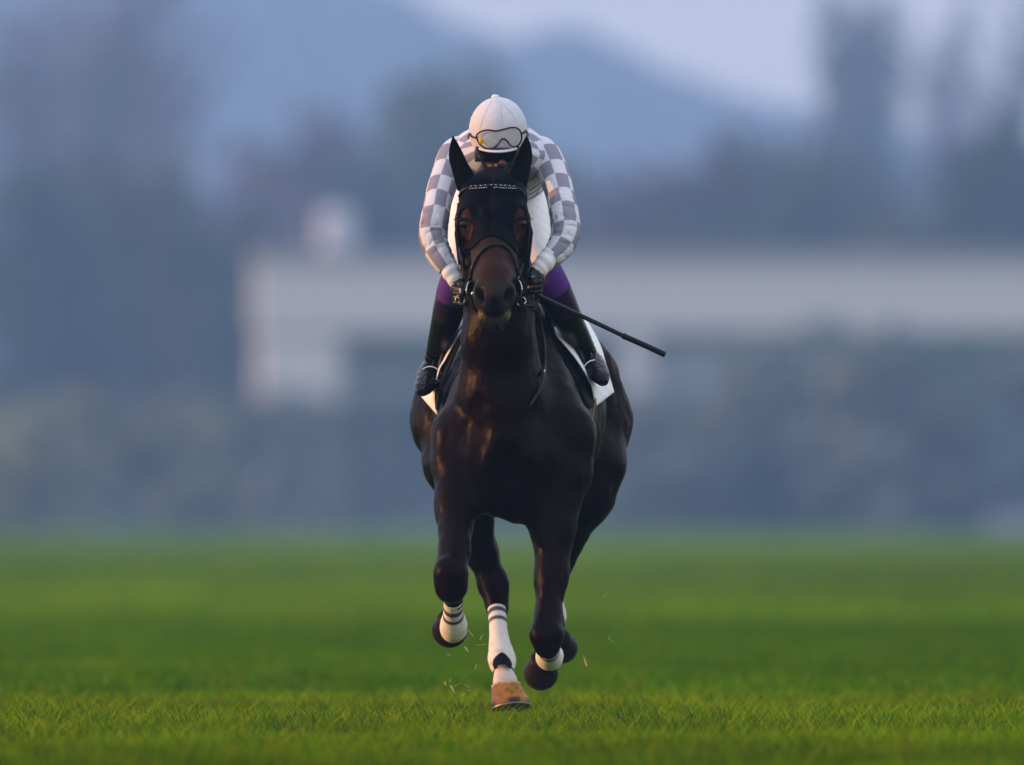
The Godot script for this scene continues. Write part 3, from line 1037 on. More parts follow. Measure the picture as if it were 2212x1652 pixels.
func build_horse() -> void:
	build_body_field()
	build_head_field()
	var t := thing("horse", "dark bay racehorse cantering head on in a black hood and white leg bandages", "horse", Vector3(0, 0, -0.6))
	var b := Build.new()
	BF.net(b, 0.0, coat_color)
	# the play of muscle under the skin
	var rip := FastNoiseLite.new()
	rip.seed = 4; rip.frequency = 9.0; rip.fractal_octaves = 3
	var nrm := b.normals()
	for k in b.v.size():
		var p := b.v[k]
		b.v[k] = p + nrm[k] * (rip.get_noise_3d(p.x * 1.2, p.y * 0.55, p.z) * 0.0075) * smoothstep(0.25, 0.6, p.y)
	HF.net(b, 0.0, head_color)
	for line in [[[1040, 520], [1036, 560], [1042, 600]], [[1094, 515], [1096, 560], [1090, 605]], [[1036, 560], [1048, 585]]]:
		var vp := []
		for q in line: vp.append(front(HF, q[0], q[1], 0.6, 0.0) + Vector3(0, 0, -0.0012))
		cord(vp, 0.0032, Color(0.026, 0.014, 0.0085), 24, 7, 1.0, b)
	obj("body", b, M.coat, t)
	# ears: leaf shaped cups turned forwards
	for e in [[[1004, 398, 0.12], [984, 352, 0.12], [978, 293, 0.13], 1.0], [[1122, 398, 0.12], [1138, 352, 0.12], [1138, 290, 0.13], -1.0]]:
		var bb := Build.new()
		var left: bool = e[3] > 0
		# rows from the root to the tip: [py, outer px, inner px]
		var rows: Array = [[412, 988, 1024], [400, 985, 1028], [384, 980, 1027], [366, 976, 1019], [350, 971, 1009], [334, 969, 1002], [318, 971, 994], [305, 974, 987], [296, 977, 981], [292.5, 978, 979]]
		if not left: rows = [[412, 1135, 1098], [400, 1138, 1094], [384, 1142, 1096], [366, 1146, 1103], [350, 1149, 1112], [334, 1150, 1118], [318, 1148, 1123], [305, 1144, 1130], [296, 1140, 1135], [291, 1138, 1137]]
		var rr := []
		var cc := []
		for r in rows:
			var ring := []
			var cols := []
			var m: float = (r[1] + r[2]) / 2.0
			var hw: float = absf(r[1] - r[2]) / 2.0
			for k in 24:
				var th := TAU * k / 24
				var x: float = m + cos(th) * hw
				var deep := hw / PPM * 0.9
				var z := 0.115 + sin(th) * deep
				if sin(th) > 0.0: z = 0.115 + deep * (0.15 - 0.5 * sin(th))    # hollow front
				var lean: float = (412 - r[0]) / 120.0 * 0.02
				ring.append(at(x, r[0], z + lean))
				cols.append(Color(0.006, 0.005, 0.006) if sin(th) > -0.2 else Color(0.02, 0.011, 0.007))
			rr.append(ring); cc.append(cols)
		bb.rings(rr, cc)
		obj("ear", bb, M.coat, t)
	# eyes with heavy lids
	for e in [[1003, 484, -1.0], [1128, 482, 1.0]]:
		var p := front(HF, e[0], e[1])
		var bb := Build.new()
		bb.ball(p + Vector3(0, 0, -0.012), Vector3(0.019, 0.018, 0.02), Color(0.004, 0.003, 0.003), 20, 14)
		var eye := obj("eye", bb, M.eye, t)
		var lid := []
		for k in 9:
			var th := lerpf(0.1, PI - 0.1, k / 8.0)
			var q := to_px(p) + Vector2(cos(th) * 13.5, -sin(th) * 9.5 - 2.0)
			lid.append(front(HF, q.x, q.y) + Vector3(0, 0, 0.004))
		obj("eyelid", cord(lid, 0.0055, Color(0.014, 0.009, 0.008), 24, 8), M.coat, eye)
		var lash := Build.new()
		for k in 7:
			var q: Vector3 = lid[(8 - k) if e[2] > 0 else k] if false else lid[clampi(k + 1, 0, 8)]
			cord([q, q + Vector3(e[2] * 0.008, 0.004 + 0.001 * k, 0.010), q + Vector3(e[2] * 0.020, 0.003, 0.014)], 0.0011, Color(0.004, 0.004, 0.004), 4, 4, 1.0, lash)
		obj("eyelash", lash, M.coat, eye)
	obj("tail", loft([[1118, 742, -1.66, 0.035, 0.03], [1118, 770, -1.76, 0.05, 0.04], [1121, 850, -1.84, 0.062, 0.05], [1123, 930, -1.87, 0.060, 0.052], [1122, 1000, -1.89, 0.04, 0.038], [1120, 1062, -1.90, 0.012, 0.012]], 60, 40, plain(Color(0.005, 0.004, 0.004)), func(u: float, a: float) -> float: return 1.0 + 0.12 * sin(a * 70.0 + u * 6.0) + 0.08 * sin(a * 33.0 - u * 9.0)), M.coat, t)
	# whiskers and beard under the chin
	var w := Build.new()
	for k in 60:
		var x := rng.randf_range(1040, 1096)
		var p := front(HF, x, rng.randf_range(682, 692))
		if p.z < 0.3: continue
		cord([p, p + Vector3(rng.randfn(0, 0.006), -0.012, 0.004), p + Vector3(rng.randfn(0, 0.012), -rng.randf_range(0.015, 0.04), 0.0)], 0.0009, Color(0.03, 0.024, 0.018), 4, 4, 1.0, w)
	obj("chin_hair", w, M.coat, t)
	# bandages with two grey stripes near the top
	bandage(t, [[979, 1296, 0.095, 0.034], [979, 1313, 0.05, 0.0335], [979, 1328, 0.005, 0.036], [980, 1346, -0.05, 0.0475], [980, 1362, -0.10, 0.047], [980, 1372, -0.13, 0.030]], 0.21, 0.40, 0.048, "white bandage on the lifted foreleg, stripes facing forwards")
	bandage(t, [[1073, 1316, -1.23, 0.0335], [1075, 1336, -1.2, 0.033], [1077, 1365, -1.155, 0.0335], [1080, 1395, -1.11, 0.041], [1084, 1422, -1.075, 0.0515], [1086, 1440, -1.05, 0.045], [1087, 1449, -1.04, 0.036]], 0.085, 0.215, 0.036, "muddied white bandage above the pale hoof")
	bandage(t, [[1184, 1398, 0.02, 0.036], [1186, 1406, -0.06, 0.038], [1187, 1415, -0.15, 0.049], [1187, 1421, -0.2, 0.047], [1187, 1424, -0.24, 0.030]], 0.12, 0.28, 0.05, "white bandage half hidden under the falling foreleg's knee")
	bandage(t, [[1194, 1292, -1.5, 0.036], [1197, 1312, -1.54, 0.038], [1199, 1330, -1.58, 0.042], [1198, 1348, -1.62, 0.036]], -1.0, -1.0, 0.05, "white bandage peeping out beside the falling foreleg")
	# dark patch of bare leg at the front of the pale foot, and its pastern
	var pt := Build.new()
	var rows := []
	for a in 9:
		var row := []
		for k in 9:
			var x := lerpf(-1.0, 1.0, k / 8.0)
			var y := a / 8.0
			var px := 1084.0 + x * (21.0 - 5.0 * absf(y - 0.55)) + y * 2.0
			var top := 1409.0 + 16.0 * absf(x) ** 1.6
			var bot := 1444.0 - 12.0 * (1.0 - absf(x)) + 3.0 * sin(k * 2.1)
			var py := lerpf(top, bot, y)
			var cx := 1084.0 + (py - 1422.0) * 0.12
			var rz := sqrt(maxf(0.0, 1.0 - pow((px - cx) / 34.0, 2.0))) * 0.0595
			row.append(at(px, py, -1.069 + (py - 1422.0) * 0.0014 + rz))
		rows.append(row)
	pt.sheet(rows, 0.004, func(_u, _v): return Color(0.010, 0.009, 0.012))
	obj("fetlock_patch", pt, M.coat, t)
	var pale := func(tt: float, a: float) -> Color: return Color(0.60, 0.52, 0.45).lerp(Color(0.42, 0.34, 0.26), clampf(sin(a * 23.0) * sin(tt * 9.0), 0, 1) * 0.5)
	obj("pastern", loft([[1086, 1440, -1.06, 0.040], [1088, 1455, -1.035, 0.038], [1091, 1470, -1.01, 0.045], [1092, 1479, -1.0, 0.043]], 16, 24, pale), M.smooth, t)
	# hooves
	var amber := func(tt: float, th: float) -> Color:
		var c := Color(0.44, 0.18, 0.018)
		if tt < 0.03 + 0.035 * sin(th * 9.0) * sin(th * 4.0 + 1.0): return Color(0.5, 0.4, 0.3)
		var mud := clampf(sin(th * 13.0 + tt * 4.0) * sin(tt * 11.0 - th * 6.0) * 1.4 - 0.25, 0.0, 1.0)
		c = c.lerp(Color(0.24, 0.115, 0.035), smoothstep(0.0, 1.2, sin(th) * 0.8 + 0.3))  # lit and shaded side of the hoof painted into its colour
		if tt > 0.80 and sin(th * 5.0) > -0.2: c = Color(0.05, 0.04, 0.04)
		return (c * (1.0 + 0.16 * sin(th * 31.0) + 0.12 * sin(tt * 38.0))).lerp(Color(0.10, 0.06, 0.025), mud * 0.8)
	var black := func(tt: float, th: float) -> Color:
		if tt < 0.03: return Color(0.006, 0.005, 0.005)
		if tt > 0.9: return Color(0.055, 0.048, 0.042)
		return Color(0.018, 0.012, 0.009) * (1.0 + 0.25 * sin(th * 23.0) * sin(tt * 30.0))
	hoof(t, at(1092, 1479, -1.0), Vector3(0.12, -1.0, 0.26), Vector3(0.45, 0.16, 1.0), 0.0665, amber)
	hoof(t, at(974, 1338, -0.16), Vector3(-0.05, -0.16, -1.0), Vector3(-0.04, -1.0, 0.2), 0.060, black)
	hoof(t, at(1174, 1424, -0.27), Vector3(-0.10, -0.40, -0.9), Vector3(-0.1, -1.0, 0.5), 0.058, black)
	hoof(t, at(1207, 1377, -1.70), Vector3(0.2, -0.30, -0.9), Vector3(0.1, -1.0, 0.4), 0.052, black)
	obj("pastern", loft([[1187, 1420, -0.22, 0.042], [1178, 1434, -0.27, 0.045]], 6, 20, plain(Color(0.012, 0.009, 0.008))), M.coat, t)
	obj("pastern", loft([[980, 1358, -0.12, 0.042], [976, 1358, -0.17, 0.046]], 6, 20, plain(Color(0.012, 0.009, 0.008))), M.coat, t)

# a point just off the flank: pushed out sideways until it clears the body
func off_body(p: Vector3, gap: float) -> Vector3:
	var s := signf(p.x - 0.01)
	var n := 0
	while BF.sample(p) < gap and n < 60:
		p.x += s * 0.004
		n += 1
	return p

func draped(front_edge: Array, back_edge: Array, nu: int, nv: int, gap: float) -> Array:
	var f := []
	for p in front_edge: f.append([at4(p)])
	var g := []
	for p in back_edge: g.append([at4(p)])
	var a := spline(f, nu)
	var b := spline(g, nu)
	var rows := []
	for k in nu:
		var row := []
		for q in nv:
			row.append(off_body(a[k][0].lerp(b[k][0], float(q) / (nv - 1)), gap))
		rows.append(row)
	return rows

# ------------------------------------------------------------------ hood, bridle, saddle, cloths, whip
func hood_keeps(p: Vector3) -> bool:
	var q := to_px(p)
	var low := 508.0 + 72.0 * pow((q.x - 1064.0) / 74.0, 2.0)
	if q.y > minf(low, 590.0): return false
	if p.z < 0.03: return false
	for e in [[1005.0, 494.0, 17.0, 46.0], [1126.0, 492.0, 17.0, 45.0]]:
		var d := Vector2((q.x - e[0]) / e[2], (q.y - e[1]) / e[3])
		if q.y > e[1]: d.x *= 1.0 + 0.5 * (q.y - e[1]) / e[3]
		if d.length() < 1.0 and p.z > 0.1: return false
	return true

func build_tack() -> void:
	var hb := Build.new()
	var hood_col := func(p: Vector3) -> Color:
		var q := to_px(p)
		var weave := 0.85 + 0.3 * absf(sin(q.x * 1.7) * sin(q.y * 1.7))
		var c := Color(0.0032, 0.0038, 0.0055)
		if absf(q.x - 1066.0) < 6.0: c = Color(0.006, 0.0042, 0.0045)
		return c * weave
	HF.net(hb, 0.006, hood_col, hood_keeps)
	var h := thing("horse_hood", "black mesh hood with eye holes over the horse's forehead and cheeks", "hood", at(1066, 480, 0.2))
	obj("mesh_cover", hb, M.mesh_hood, h)
	for e in [[1005.0, 494.0, 18.0, 47.0], [1126.0, 492.0, 18.0, 46.0]]:
		var pts := []
		for k in 21:
			var th := TAU * k / 20.0
			var y := sin(th)
			var xs := 1.0 / (1.0 + 0.5 * maxf(0.0, y))
			pts.append(front(HF, e[0] + cos(th) * e[2] * xs, e[1] + y * e[3], 0.6, 0.006))
		obj("eye_hole_binding", cord(pts, 0.0028, Color(0.006, 0.006, 0.007), 60, 6), M.mesh_hood, h)
	var pts2 := []
	for k in 15:
		var x := lerpf(1000.0, 1130.0, k / 14.0)
		pts2.append(front(HF, x, minf(508.0 + 72.0 * pow((x - 1064.0) / 74.0, 2.0), 588.0), 0.6, 0.006))
	obj("lower_hem", cord(pts2, 0.003, Color(0.005, 0.005, 0.006), 50, 6), M.mesh_hood, h)
	var seam := []
	for k in 12: seam.append(front(HF, 1066.0, lerpf(366.0, 505.0, k / 11.0), 0.6, 0.007))
	obj("centre_seam", cord(seam, 0.0018, Color(0.012, 0.008, 0.008), 40, 6), M.mesh_hood, h)

	# bridle
	var dark := Color(0.010, 0.009, 0.010)
	var br := thing("bridle", "black leather bridle with studded browband, noseband and steel rings", "bridle", at(1066, 540, 0.25))
	var strap := func(points: Array, r: float, gap: float) -> Build:
		var w := []
		for p in points: w.append(front(HF, p[0], p[1], 0.6, gap))
		return cord(w, r, dark, 40, 10)
	var bb := obj("browband", strap.call([[992, 424], [1000, 412], [1015, 405], [1040, 402], [1066, 401], [1090, 402], [1112, 405], [1126, 412], [1133, 424]], 0.0058, 0.009), M.leather, br)
	for k in 10:
		var cx: float = [1017, 1027, 1038, 1048, 1061, 1071, 1082, 1091, 1101, 1110][k]
		var st := Build.new()
		for d in [[-2.4, 2.6], [0.0, -3.0], [2.6, 2.0]]:
			if k == 4 and d[1] > 0.5: continue
			var p := front(HF, cx + d[0], 402.0 + absf(cx - 1064.0) * 0.06 + d[1], 0.6, 0.016)
			st.ball(p + Vector3(0, 0, 0.002), Vector3.ONE * 0.0020, Color(0.9, 0.92, 1.0), 8, 6)
		obj("studs", st, M.crystal, bb)
	obj("noseband", strap.call([[1018, 594], [1021, 578], [1031, 556], [1046, 538], [1060, 530], [1073, 528], [1088, 531], [1102, 543], [1112, 562], [1117, 584]], 0.0078, 0.004), M.leather, br)
	obj("cheekpiece", strap.call([[991, 440], [988, 480], [992, 530], [1003, 575], [1015, 606]], 0.006, 0.008), M.leather, br)
	obj("cheekpiece", strap.call([[1135, 440], [1141, 480], [1138, 530], [1127, 575], [1117, 604]], 0.006, 0.008), M.leather, br)
	obj("throat_strap", cord([at(1019, 594, 0.34), at(1012, 604, 0.30), at(1005, 622, 0.24), at(1000, 640, 0.2)], 0.006, dark, 16, 8), M.leather, br)
	obj("throat_strap", cord([at(1117, 584, 0.33), at(1124, 596, 0.28), at(1130, 612, 0.22), at(1128, 632, 0.2)], 0.006, dark, 16, 8), M.leather, br)
	obj("chin_strap", cord([at(1020, 634, 0.40), at(1026, 668, 0.34), at(1067, 690, 0.30), at(1110, 668, 0.34), at(1116, 634, 0.40)], 0.005, dark, 24, 8), M.leather, br)
	for e in [[1018.0, 628.0, 1.0], [1117.0, 626.0, -1.0]]:
		var turn := Basis(Vector3.UP, e[2] * 1.05) * Basis(Vector3.BACK, e[2] * 0.2)
		obj("bit_ring", ring_of(at(e[0], e[1], 0.385), 0.035, 0.0026, turn), M.metal, br)
	var boss := Build.new()
	boss.ball(at(1022, 634, 0.42), Vector3.ONE * 0.008)
	obj("bit_boss", boss, M.metal, br)
	obj("martingale_ring", ring_of(at(994, 647, 0.16), 0.0165, 0.0026, Basis(Vector3.UP, 0.2)), M.metal, br)
	obj("martingale_ring", ring_of(at(1126, 651, 0.20), 0.0165, 0.0026, Basis(Vector3.UP, -0.25)), M.metal, br)
	var bk := Build.new()
	bk.box(at(994, 628, 0.165), Vector3(0.008, 0.016, 0.006))
	obj("buckle", bk, M.metal, br)
	var bk2 := Build.new()
	bk2.box(at(1152, 660, 0.13), Vector3(0.026, 0.034, 0.014), Color(0.02, 0.02, 0.02))
	obj("rein_stop", bk2, M.leather, br)
	obj("rein", cord([at(1016, 640, 0.39), at(1006, 654, 0.28), at(998, 656, 0.2), at(994, 640, 0.14), at(994, 630, 0.10)], 0.006, dark, 24, 8, 0.5), M.leather, br)
	obj("rein", cord([at(1119, 640, 0.39), at(1127, 656, 0.28), at(1140, 659, 0.18), at(1156, 662, 0.11), at(1160, 640, 0.09), at(1158, 620, 0.09)], 0.009, dark, 28, 8, 0.5), M.leather, br)
	var lp := []
	for q in [[1158, 668], [1166, 690], [1175, 735], [1177, 770], [1175, 805], [1168, 835], [1158, 855], [1146, 874]]:
		lp.append(front(BF, q[0], q[1], 0.4, 0.012))
	obj("rein_loop", cord(lp, 0.0055, Color(0.02, 0.021, 0.026), 36, 8), M.leather, br)
	var tip := Build.new()
	tip.box(lp[4], Vector3(0.006, 0.024, 0.006), Color(0.7, 0.7, 0.72), Basis(Vector3.BACK, -0.3))
	obj("loop_keeper", tip, M.smooth, br)

	# pad, white cloth and saddle
	var pd := thing("saddle_pad", "black saddle pad with rounded lower corners under the white cloth", "pad", at(1110, 660, -0.5))
	var blk := func(_u, _v): return Color(0.006, 0.006, 0.007)
	var pb := Build.new()
	pb.sheet(draped([[1146, 684, -0.36], [1164, 716, -0.36], [1212, 792, -0.37], [1248, 842, -0.40], [1266, 872, -0.42], [1273, 884, -0.44]], [[1158, 660, -0.6], [1195, 690, -0.6], [1236, 742, -0.6], [1264, 795, -0.6], [1282, 838, -0.58], [1287, 876, -0.52]], 26, 8, 0.008), 0.008, blk)
	obj("pad_flap", pb, M.mesh_hood, pd)
	pb = Build.new()
	pb.sheet(draped([[1012, 690, -0.36], [999, 728, -0.36], [973, 786, -0.37], [955, 832, -0.40], [948, 868, -0.42], [947, 886, -0.44]], [[1005, 690, -0.6], [982, 742, -0.6], [962, 780, -0.6], [948, 805, -0.6], [938, 862, -0.58], [943, 884, -0.52]], 26, 8, 0.008), 0.008, blk)
	obj("pad_flap", pb, M.mesh_hood, pd)

	var sc := thing("saddle_cloth", "white saddle cloth hanging down both flanks under the jockey's boots", "saddle cloth", at(1110, 650, -0.6))
	var wht := func(u: float, v: float) -> Color: return Color(0.80, 0.82, 0.83).lerp(Color(0.45, 0.38, 0.28), 0.35 * smoothstep(0.75, 1.0, u) * clampf(sin(u * 47.0 + v * 13.0) * sin(v * 29.0 - u * 11.0) + 0.2, 0, 1))
	var cb := Build.new()
	cb.sheet(draped([[1110, 632, -0.44], [1140, 648, -0.44], [1156, 682, -0.42], [1178, 701, -0.42], [1199, 722, -0.43], [1237, 766, -0.45], [1261, 801, -0.47], [1272, 822, -0.48], [1279, 838, -0.49], [1286, 877, -0.52]], [[1112, 630, -0.98], [1165, 640, -0.98], [1205, 652, -0.98], [1240, 668, -0.98], [1266, 693, -0.98], [1284, 722, -0.98], [1298, 752, -0.98], [1306, 780, -0.98], [1314, 808, -0.98], [1325, 847, -0.98]], 40, 16, 0.016), 0.006, wht)
	obj("cloth_panel", cb, M.cloth, sc)
	cb = Build.new()
	cb.sheet(draped([[1108, 632, -0.44], [1060, 648, -0.44], [1020, 680, -0.44], [1000, 714, -0.45], [978, 747, -0.46], [962, 777, -0.47], [950, 797, -0.48], [942, 830, -0.49], [939, 864, -0.5], [946, 896, -0.52]], [[1112, 630, -0.98], [1050, 640, -0.98], [1000, 660, -0.98], [970, 690, -0.98], [950, 720, -0.98], [938, 750, -0.98], [930, 780, -0.98], [925, 810, -0.98], [918, 840, -0.98], [912, 858, -0.98]], 40, 16, 0.016), 0.006, wht)
	obj("cloth_panel", cb, M.cloth, sc)

	var sa := thing("saddle", "small black racing saddle with short stirrups beneath the crouched jockey", "saddle", at(1110, 640, -0.6))
	var lea := func(_u, _v): return Color(0.010, 0.009, 0.011)
	var fb := Build.new()
	fb.sheet(draped([[1150, 652, -0.5], [1163, 667, -0.5], [1198, 696, -0.5], [1229, 724, -0.5], [1249, 753, -0.5], [1259, 780, -0.5], [1275, 818, -0.5]], [[1162, 640, -0.8], [1192, 672, -0.8], [1225, 690, -0.8], [1250, 705, -0.8], [1268, 730, -0.8], [1277, 760, -0.8], [1284, 800, -0.75]], 28, 10, 0.026), 0.010, lea)
	obj("saddle_flap", fb, M.leather, sa)
	fb = Build.new()
	fb.sheet(draped([[1030, 655, -0.5], [1012, 684, -0.5], [1000, 705, -0.5], [974, 737, -0.5], [958, 761, -0.5], [950, 790, -0.5], [944, 820, -0.5]], [[1020, 640, -0.8], [992, 668, -0.8], [975, 690, -0.8], [955, 712, -0.8], [942, 740, -0.8], [936, 775, -0.8], [930, 815, -0.75]], 28, 10, 0.026), 0.010, lea)
	obj("saddle_flap", fb, M.leather, sa)
	obj("seat", loft([[1112, 618, -0.42, 0.05, 0.03], [1113, 612, -0.55, 0.09, 0.035], [1115, 618, -0.75, 0.12, 0.04], [1116, 606, -0.95, 0.13, 0.03]], 20, 20, plain(Color(0.010, 0.009, 0.011))), M.leather, sa)
	var gt := []
	for q in [[1287, 860], [1280, 900], [1268, 960], [1250, 1020]]:
		gt.append(off_body(at(q[0], q[1], -0.46), 0.006))
	obj("girth", cord(gt, 0.003, Color(0.30, 0.19, 0.07), 20, 8), M.leather, sa)
	for e in [[1.0, 1284.0, 812.0, 1268.0, 735.0, -0.12], [-1.0, 930.0, 826.0, 950.0, 735.0, 0.12]]:
		var m := at(e[1], e[2], -0.52)
		obj("stirrup_leather", cord([at(e[3], e[4], -0.6), at(e[1] - e[0] * 6, e[2] - 34, -0.54)], 0.007, Color(0.012, 0.011, 0.012), 8, 8), M.leather, sa)
		var turn := Basis(Vector3.UP, e[0] * 0.5) * Basis(Vector3.BACK, -e[0] * 0.35)
		var iron := ring_of(m + Vector3(0, 0.005, 0), 0.052, 0.0042, turn, Color.WHITE, -0.25, PI + 0.25)
		var q := Build.new()
		q.box(m + turn * Vector3(0, -0.012, 0), Vector3(0.105, 0.009, 0.03), Color.WHITE, turn)
		iron.join(q)
		obj("stirrup_iron", iron, M.metal, sa)

	# whip
	var wp := thing("riding_whip", "long thin black riding whip held out towards the lower right", "whip", at(1160, 634, 0.08))
	obj("shaft", cord([at(1161, 637, 0.09), at(1215, 663, 0.07), at(1300, 703, 0.05), at(1352, 728, 0.04)], 0.0085, Color(0.012, 0.013, 0.017), 30, 10), M.leather, wp)
	obj("flap", cord([at(1350, 727, 0.04), at(1364, 733, 0.038), at(1400, 749, 0.03), at(1430, 763, 0.025), at(1437, 766, 0.024)], 0.0105, Color(0.010, 0.011, 0.014), 24, 10, 0.7), M.leather, wp)
	obj("handle", cord([at(1150, 618, 0.10), at(1156, 630, 0.095), at(1166, 640, 0.088)], 0.0115, Color(0.008, 0.008, 0.010), 12, 10), M.leather, wp)
	obj("collar", cord([at(1345, 724.5, 0.04), at(1353, 728.5, 0.04)], 0.0112, Color(0.006, 0.006, 0.008), 4, 10), M.leather, wp)

# ------------------------------------------------------------------ jockey
const LIGHT := Color(0.56, 0.57, 0.61)
const GREY := Color(0.215, 0.205, 0.26)

func checks(nu: float, nv: float, off := 0.0) -> Callable:
	return func(t: float, a: float) -> Color:
		var u := int(floor(a * nu + off))
		var v := int(floor(t * nv))
		return LIGHT if posmod(u + v, 2) == 0 else GREY

func helmet_at(px: float, py: float, out := 0.0) -> Vector3:
	var m := at(1076, 281, -0.13)
	var r := Vector3(0.1055 + out, 0.120 + out, 0.132 + out)
	var p := at(px, py, -0.05)
	var x := (p.x - m.x) / r.x
	var y := (p.y - m.y) / r.y
	return Vector3(p.x, p.y, m.z + r.z * sqrt(maxf(0.0, 1.0 - x * x - y * y)))

func build_jockey() -> void:
	var t := thing("jockey", "person in white helmet and grey checked silks crouched forward riding the dark horse", "person", at(1110, 640, -0.6))
	# the body under the clothes
	var F := Field.new(Vector3(-0.36, 1.24, -1.05), Vector3(0.32, 2.34, 0.2), 0.013)
	var skin := func(_p: Vector3) -> Color: return Color(0.42, 0.25, 0.19)
	chain(F, [[1076, 300, -0.13, 0.07], [1078, 340, -0.22, 0.055], [1078, 352, -0.4, 0.12], [1080, 395, -0.65, 0.11], [1082, 435, -0.85, 0.115]], 0.04)
	chain(F, [[1078, 345, -0.3, 0.08], [990, 325, -0.28, 0.045], [945, 430, -0.1, 0.036], [936, 510, 0.0, 0.034], [968, 578, 0.06, 0.025], [990, 618, 0.06, 0.022]], 0.03)
	chain(F, [[1078, 345, -0.3, 0.08], [1172, 330, -0.28, 0.045], [1213, 430, -0.1, 0.036], [1223, 508, 0.0, 0.034], [1186, 556, 0.06, 0.025], [1157, 592, 0.06, 0.022]], 0.03)
	chain(F, [[1045, 440, -0.85, 0.09], [1015, 480, -0.6, 0.06], [988, 608, -0.3, 0.042], [964, 690, -0.42, 0.026], [938, 784, -0.63, 0.016], [918, 830, -0.5, 0.014]], 0.03)
	chain(F, [[1120, 440, -0.85, 0.09], [1142, 490, -0.6, 0.06], [1184, 600, -0.3, 0.042], [1229, 690, -0.42, 0.026], [1270, 770, -0.63, 0.016], [1292, 808, -0.5, 0.014]], 0.03)
	var b := Build.new()
	F.net(b, 0.0, skin)
	# the head with its face, bowed behind the horse's poll
	var H := Field.new(at(1012, 396, -0.26), at(1140, 205, -0.26) + Vector3(0, 0, 0.33), 0.0055)
	chain(H, [[1076, 284, -0.15, 0.080], [1075, 325, -0.115, 0.066]], 0.03)
	chain(H, [[1075, 342, -0.10, 0.055], [1074, 378, -0.065, 0.028]], 0.03)
	chain(H, [[1080, 330, -0.055, 0.009], [1084, 351, -0.024, 0.0125]], 0.02)                 # nose
	H.bone(at(1078, 356, -0.034), at(1091, 356, -0.034), 0.009, 0.009, 0.012)                 # nostril wings
	H.bone(at(1060, 330, -0.052), at(1093, 330, -0.052), 0.011, 0.011, 0.015)                 # brow
	H.bone(at(1064, 369, -0.046), at(1089, 369, -0.046), 0.007, 0.007, 0.010)                 # lips
	H.bone(at(1064, 339, -0.036), at(1065, 339, -0.036), 0.008, 0.008, 0.010, Vector3.ONE, true)
	H.bone(at(1091, 339, -0.036), at(1092, 339, -0.036), 0.008, 0.008, 0.010, Vector3.ONE, true)
	for x in [1033, 1118]: H.bone(at(x, 332, -0.13), at(x, 346, -0.125), 0.016, 0.011, 0.01)   # ears
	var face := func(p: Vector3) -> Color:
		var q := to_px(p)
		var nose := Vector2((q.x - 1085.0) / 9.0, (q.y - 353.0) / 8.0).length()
		return Color(0.13, 0.045, 0.036).lerp(Color(0.008, 0.008, 0.009), smoothstep(0.8, 1.15, nose))  # shade on the face painted in as near black, nose left skin toned
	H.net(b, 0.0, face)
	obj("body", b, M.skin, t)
	for x in [1064, 1091]:
		var eb := Build.new()
		eb.ball(at(x, 339, -0.049), Vector3.ONE * 0.0105, Color(0.05, 0.03, 0.02), 12, 8)
		obj("eye", eb, M.eye, t)

	# checked silks: trunk and sleeves
	var crease := FastNoiseLite.new()
	crease.seed = 12; crease.frequency = 0.8
	var wr := func(s: float, e: float) -> Callable:
		return func(u: float, a: float) -> float:
			var ph := u * s * 0.5 + sin(a * TAU + u * 9.0) * 0.9 + sin(a * TAU * 2.0 - u * 5.0) * 0.35
			var where := crease.get_noise_3d(cos(a * TAU) * 1.3, sin(a * TAU) * 1.3, u * 9.0)
			var valley := pow(absf(cos(ph + where * 2.0)), 6.0) * smoothstep(-0.25, 0.35, where)
			var bend := exp(-pow((u - 0.66) / 0.12, 2.0)) + 0.75 * smoothstep(0.6, 0.9, u) + 0.22 * exp(-pow((u - 0.3) / 0.12, 2.0))
			return 1.0 + e * (0.35 - valley) * bend + 0.012 * sin(u * 23.0 + a * 12.0)
	var trunk := loft([[1077, 318, -0.10, 0.085, 0.055], [1078, 334, -0.17, 0.155, 0.085], [1079, 342, -0.27, 0.188, 0.128], [1080, 350, -0.42, 0.188, 0.142], [1081, 382, -0.64, 0.165, 0.125], [1083, 425, -0.86, 0.15, 0.12], [1084, 440, -0.93, 0.09, 0.08]], 120, 112, checks(16, 13, 0.5), func(u: float, a: float) -> float: return 1.0 + 0.02 * sin(u * 37.0 + a * 40.0) * sin(a * 21.0))
	var silks := obj("silks", trunk, M.cloth, t)
	obj("sleeve", loft([[1014, 324, -0.31, 0.056], [986, 333, -0.27, 0.060], [966, 372, -0.2, 0.055], [949, 424, -0.11, 0.0505], [940, 470, -0.03, 0.049], [935, 508, 0.0, 0.050], [943, 536, 0.025, 0.047], [957, 562, 0.05, 0.042], [968, 578, 0.06, 0.036]], 230, 72, checks(7.0, 8.0, 0.35), wr.call(118.0, 0.12)), M.cloth, silks)
	obj("sleeve", loft([[1148, 324, -0.31, 0.056], [1174, 334, -0.27, 0.060], [1196, 376, -0.2, 0.056], [1211, 426, -0.11, 0.052], [1220, 470, -0.03, 0.051], [1222, 502, 0.0, 0.052], [1213, 528, 0.025, 0.048], [1200, 546, 0.045, 0.042], [1188, 556, 0.058, 0.036]], 230, 72, checks(7.0, 8.0, 0.85), wr.call(118.0, 0.12)), M.cloth, silks)
	var cuffw := func(u: float, a: float) -> float: return 1.0 + 0.04 * sin(u * 17.0 + sin(a * TAU) * 1.5)
	obj("cuff", loft([[964, 569, 0.058, 0.0345], [972, 583, 0.064, 0.034], [981, 599, 0.068, 0.031], [989, 614, 0.07, 0.026]], 36, 40, plain(Color(0.80, 0.79, 0.80)), cuffw), M.cloth, silks)
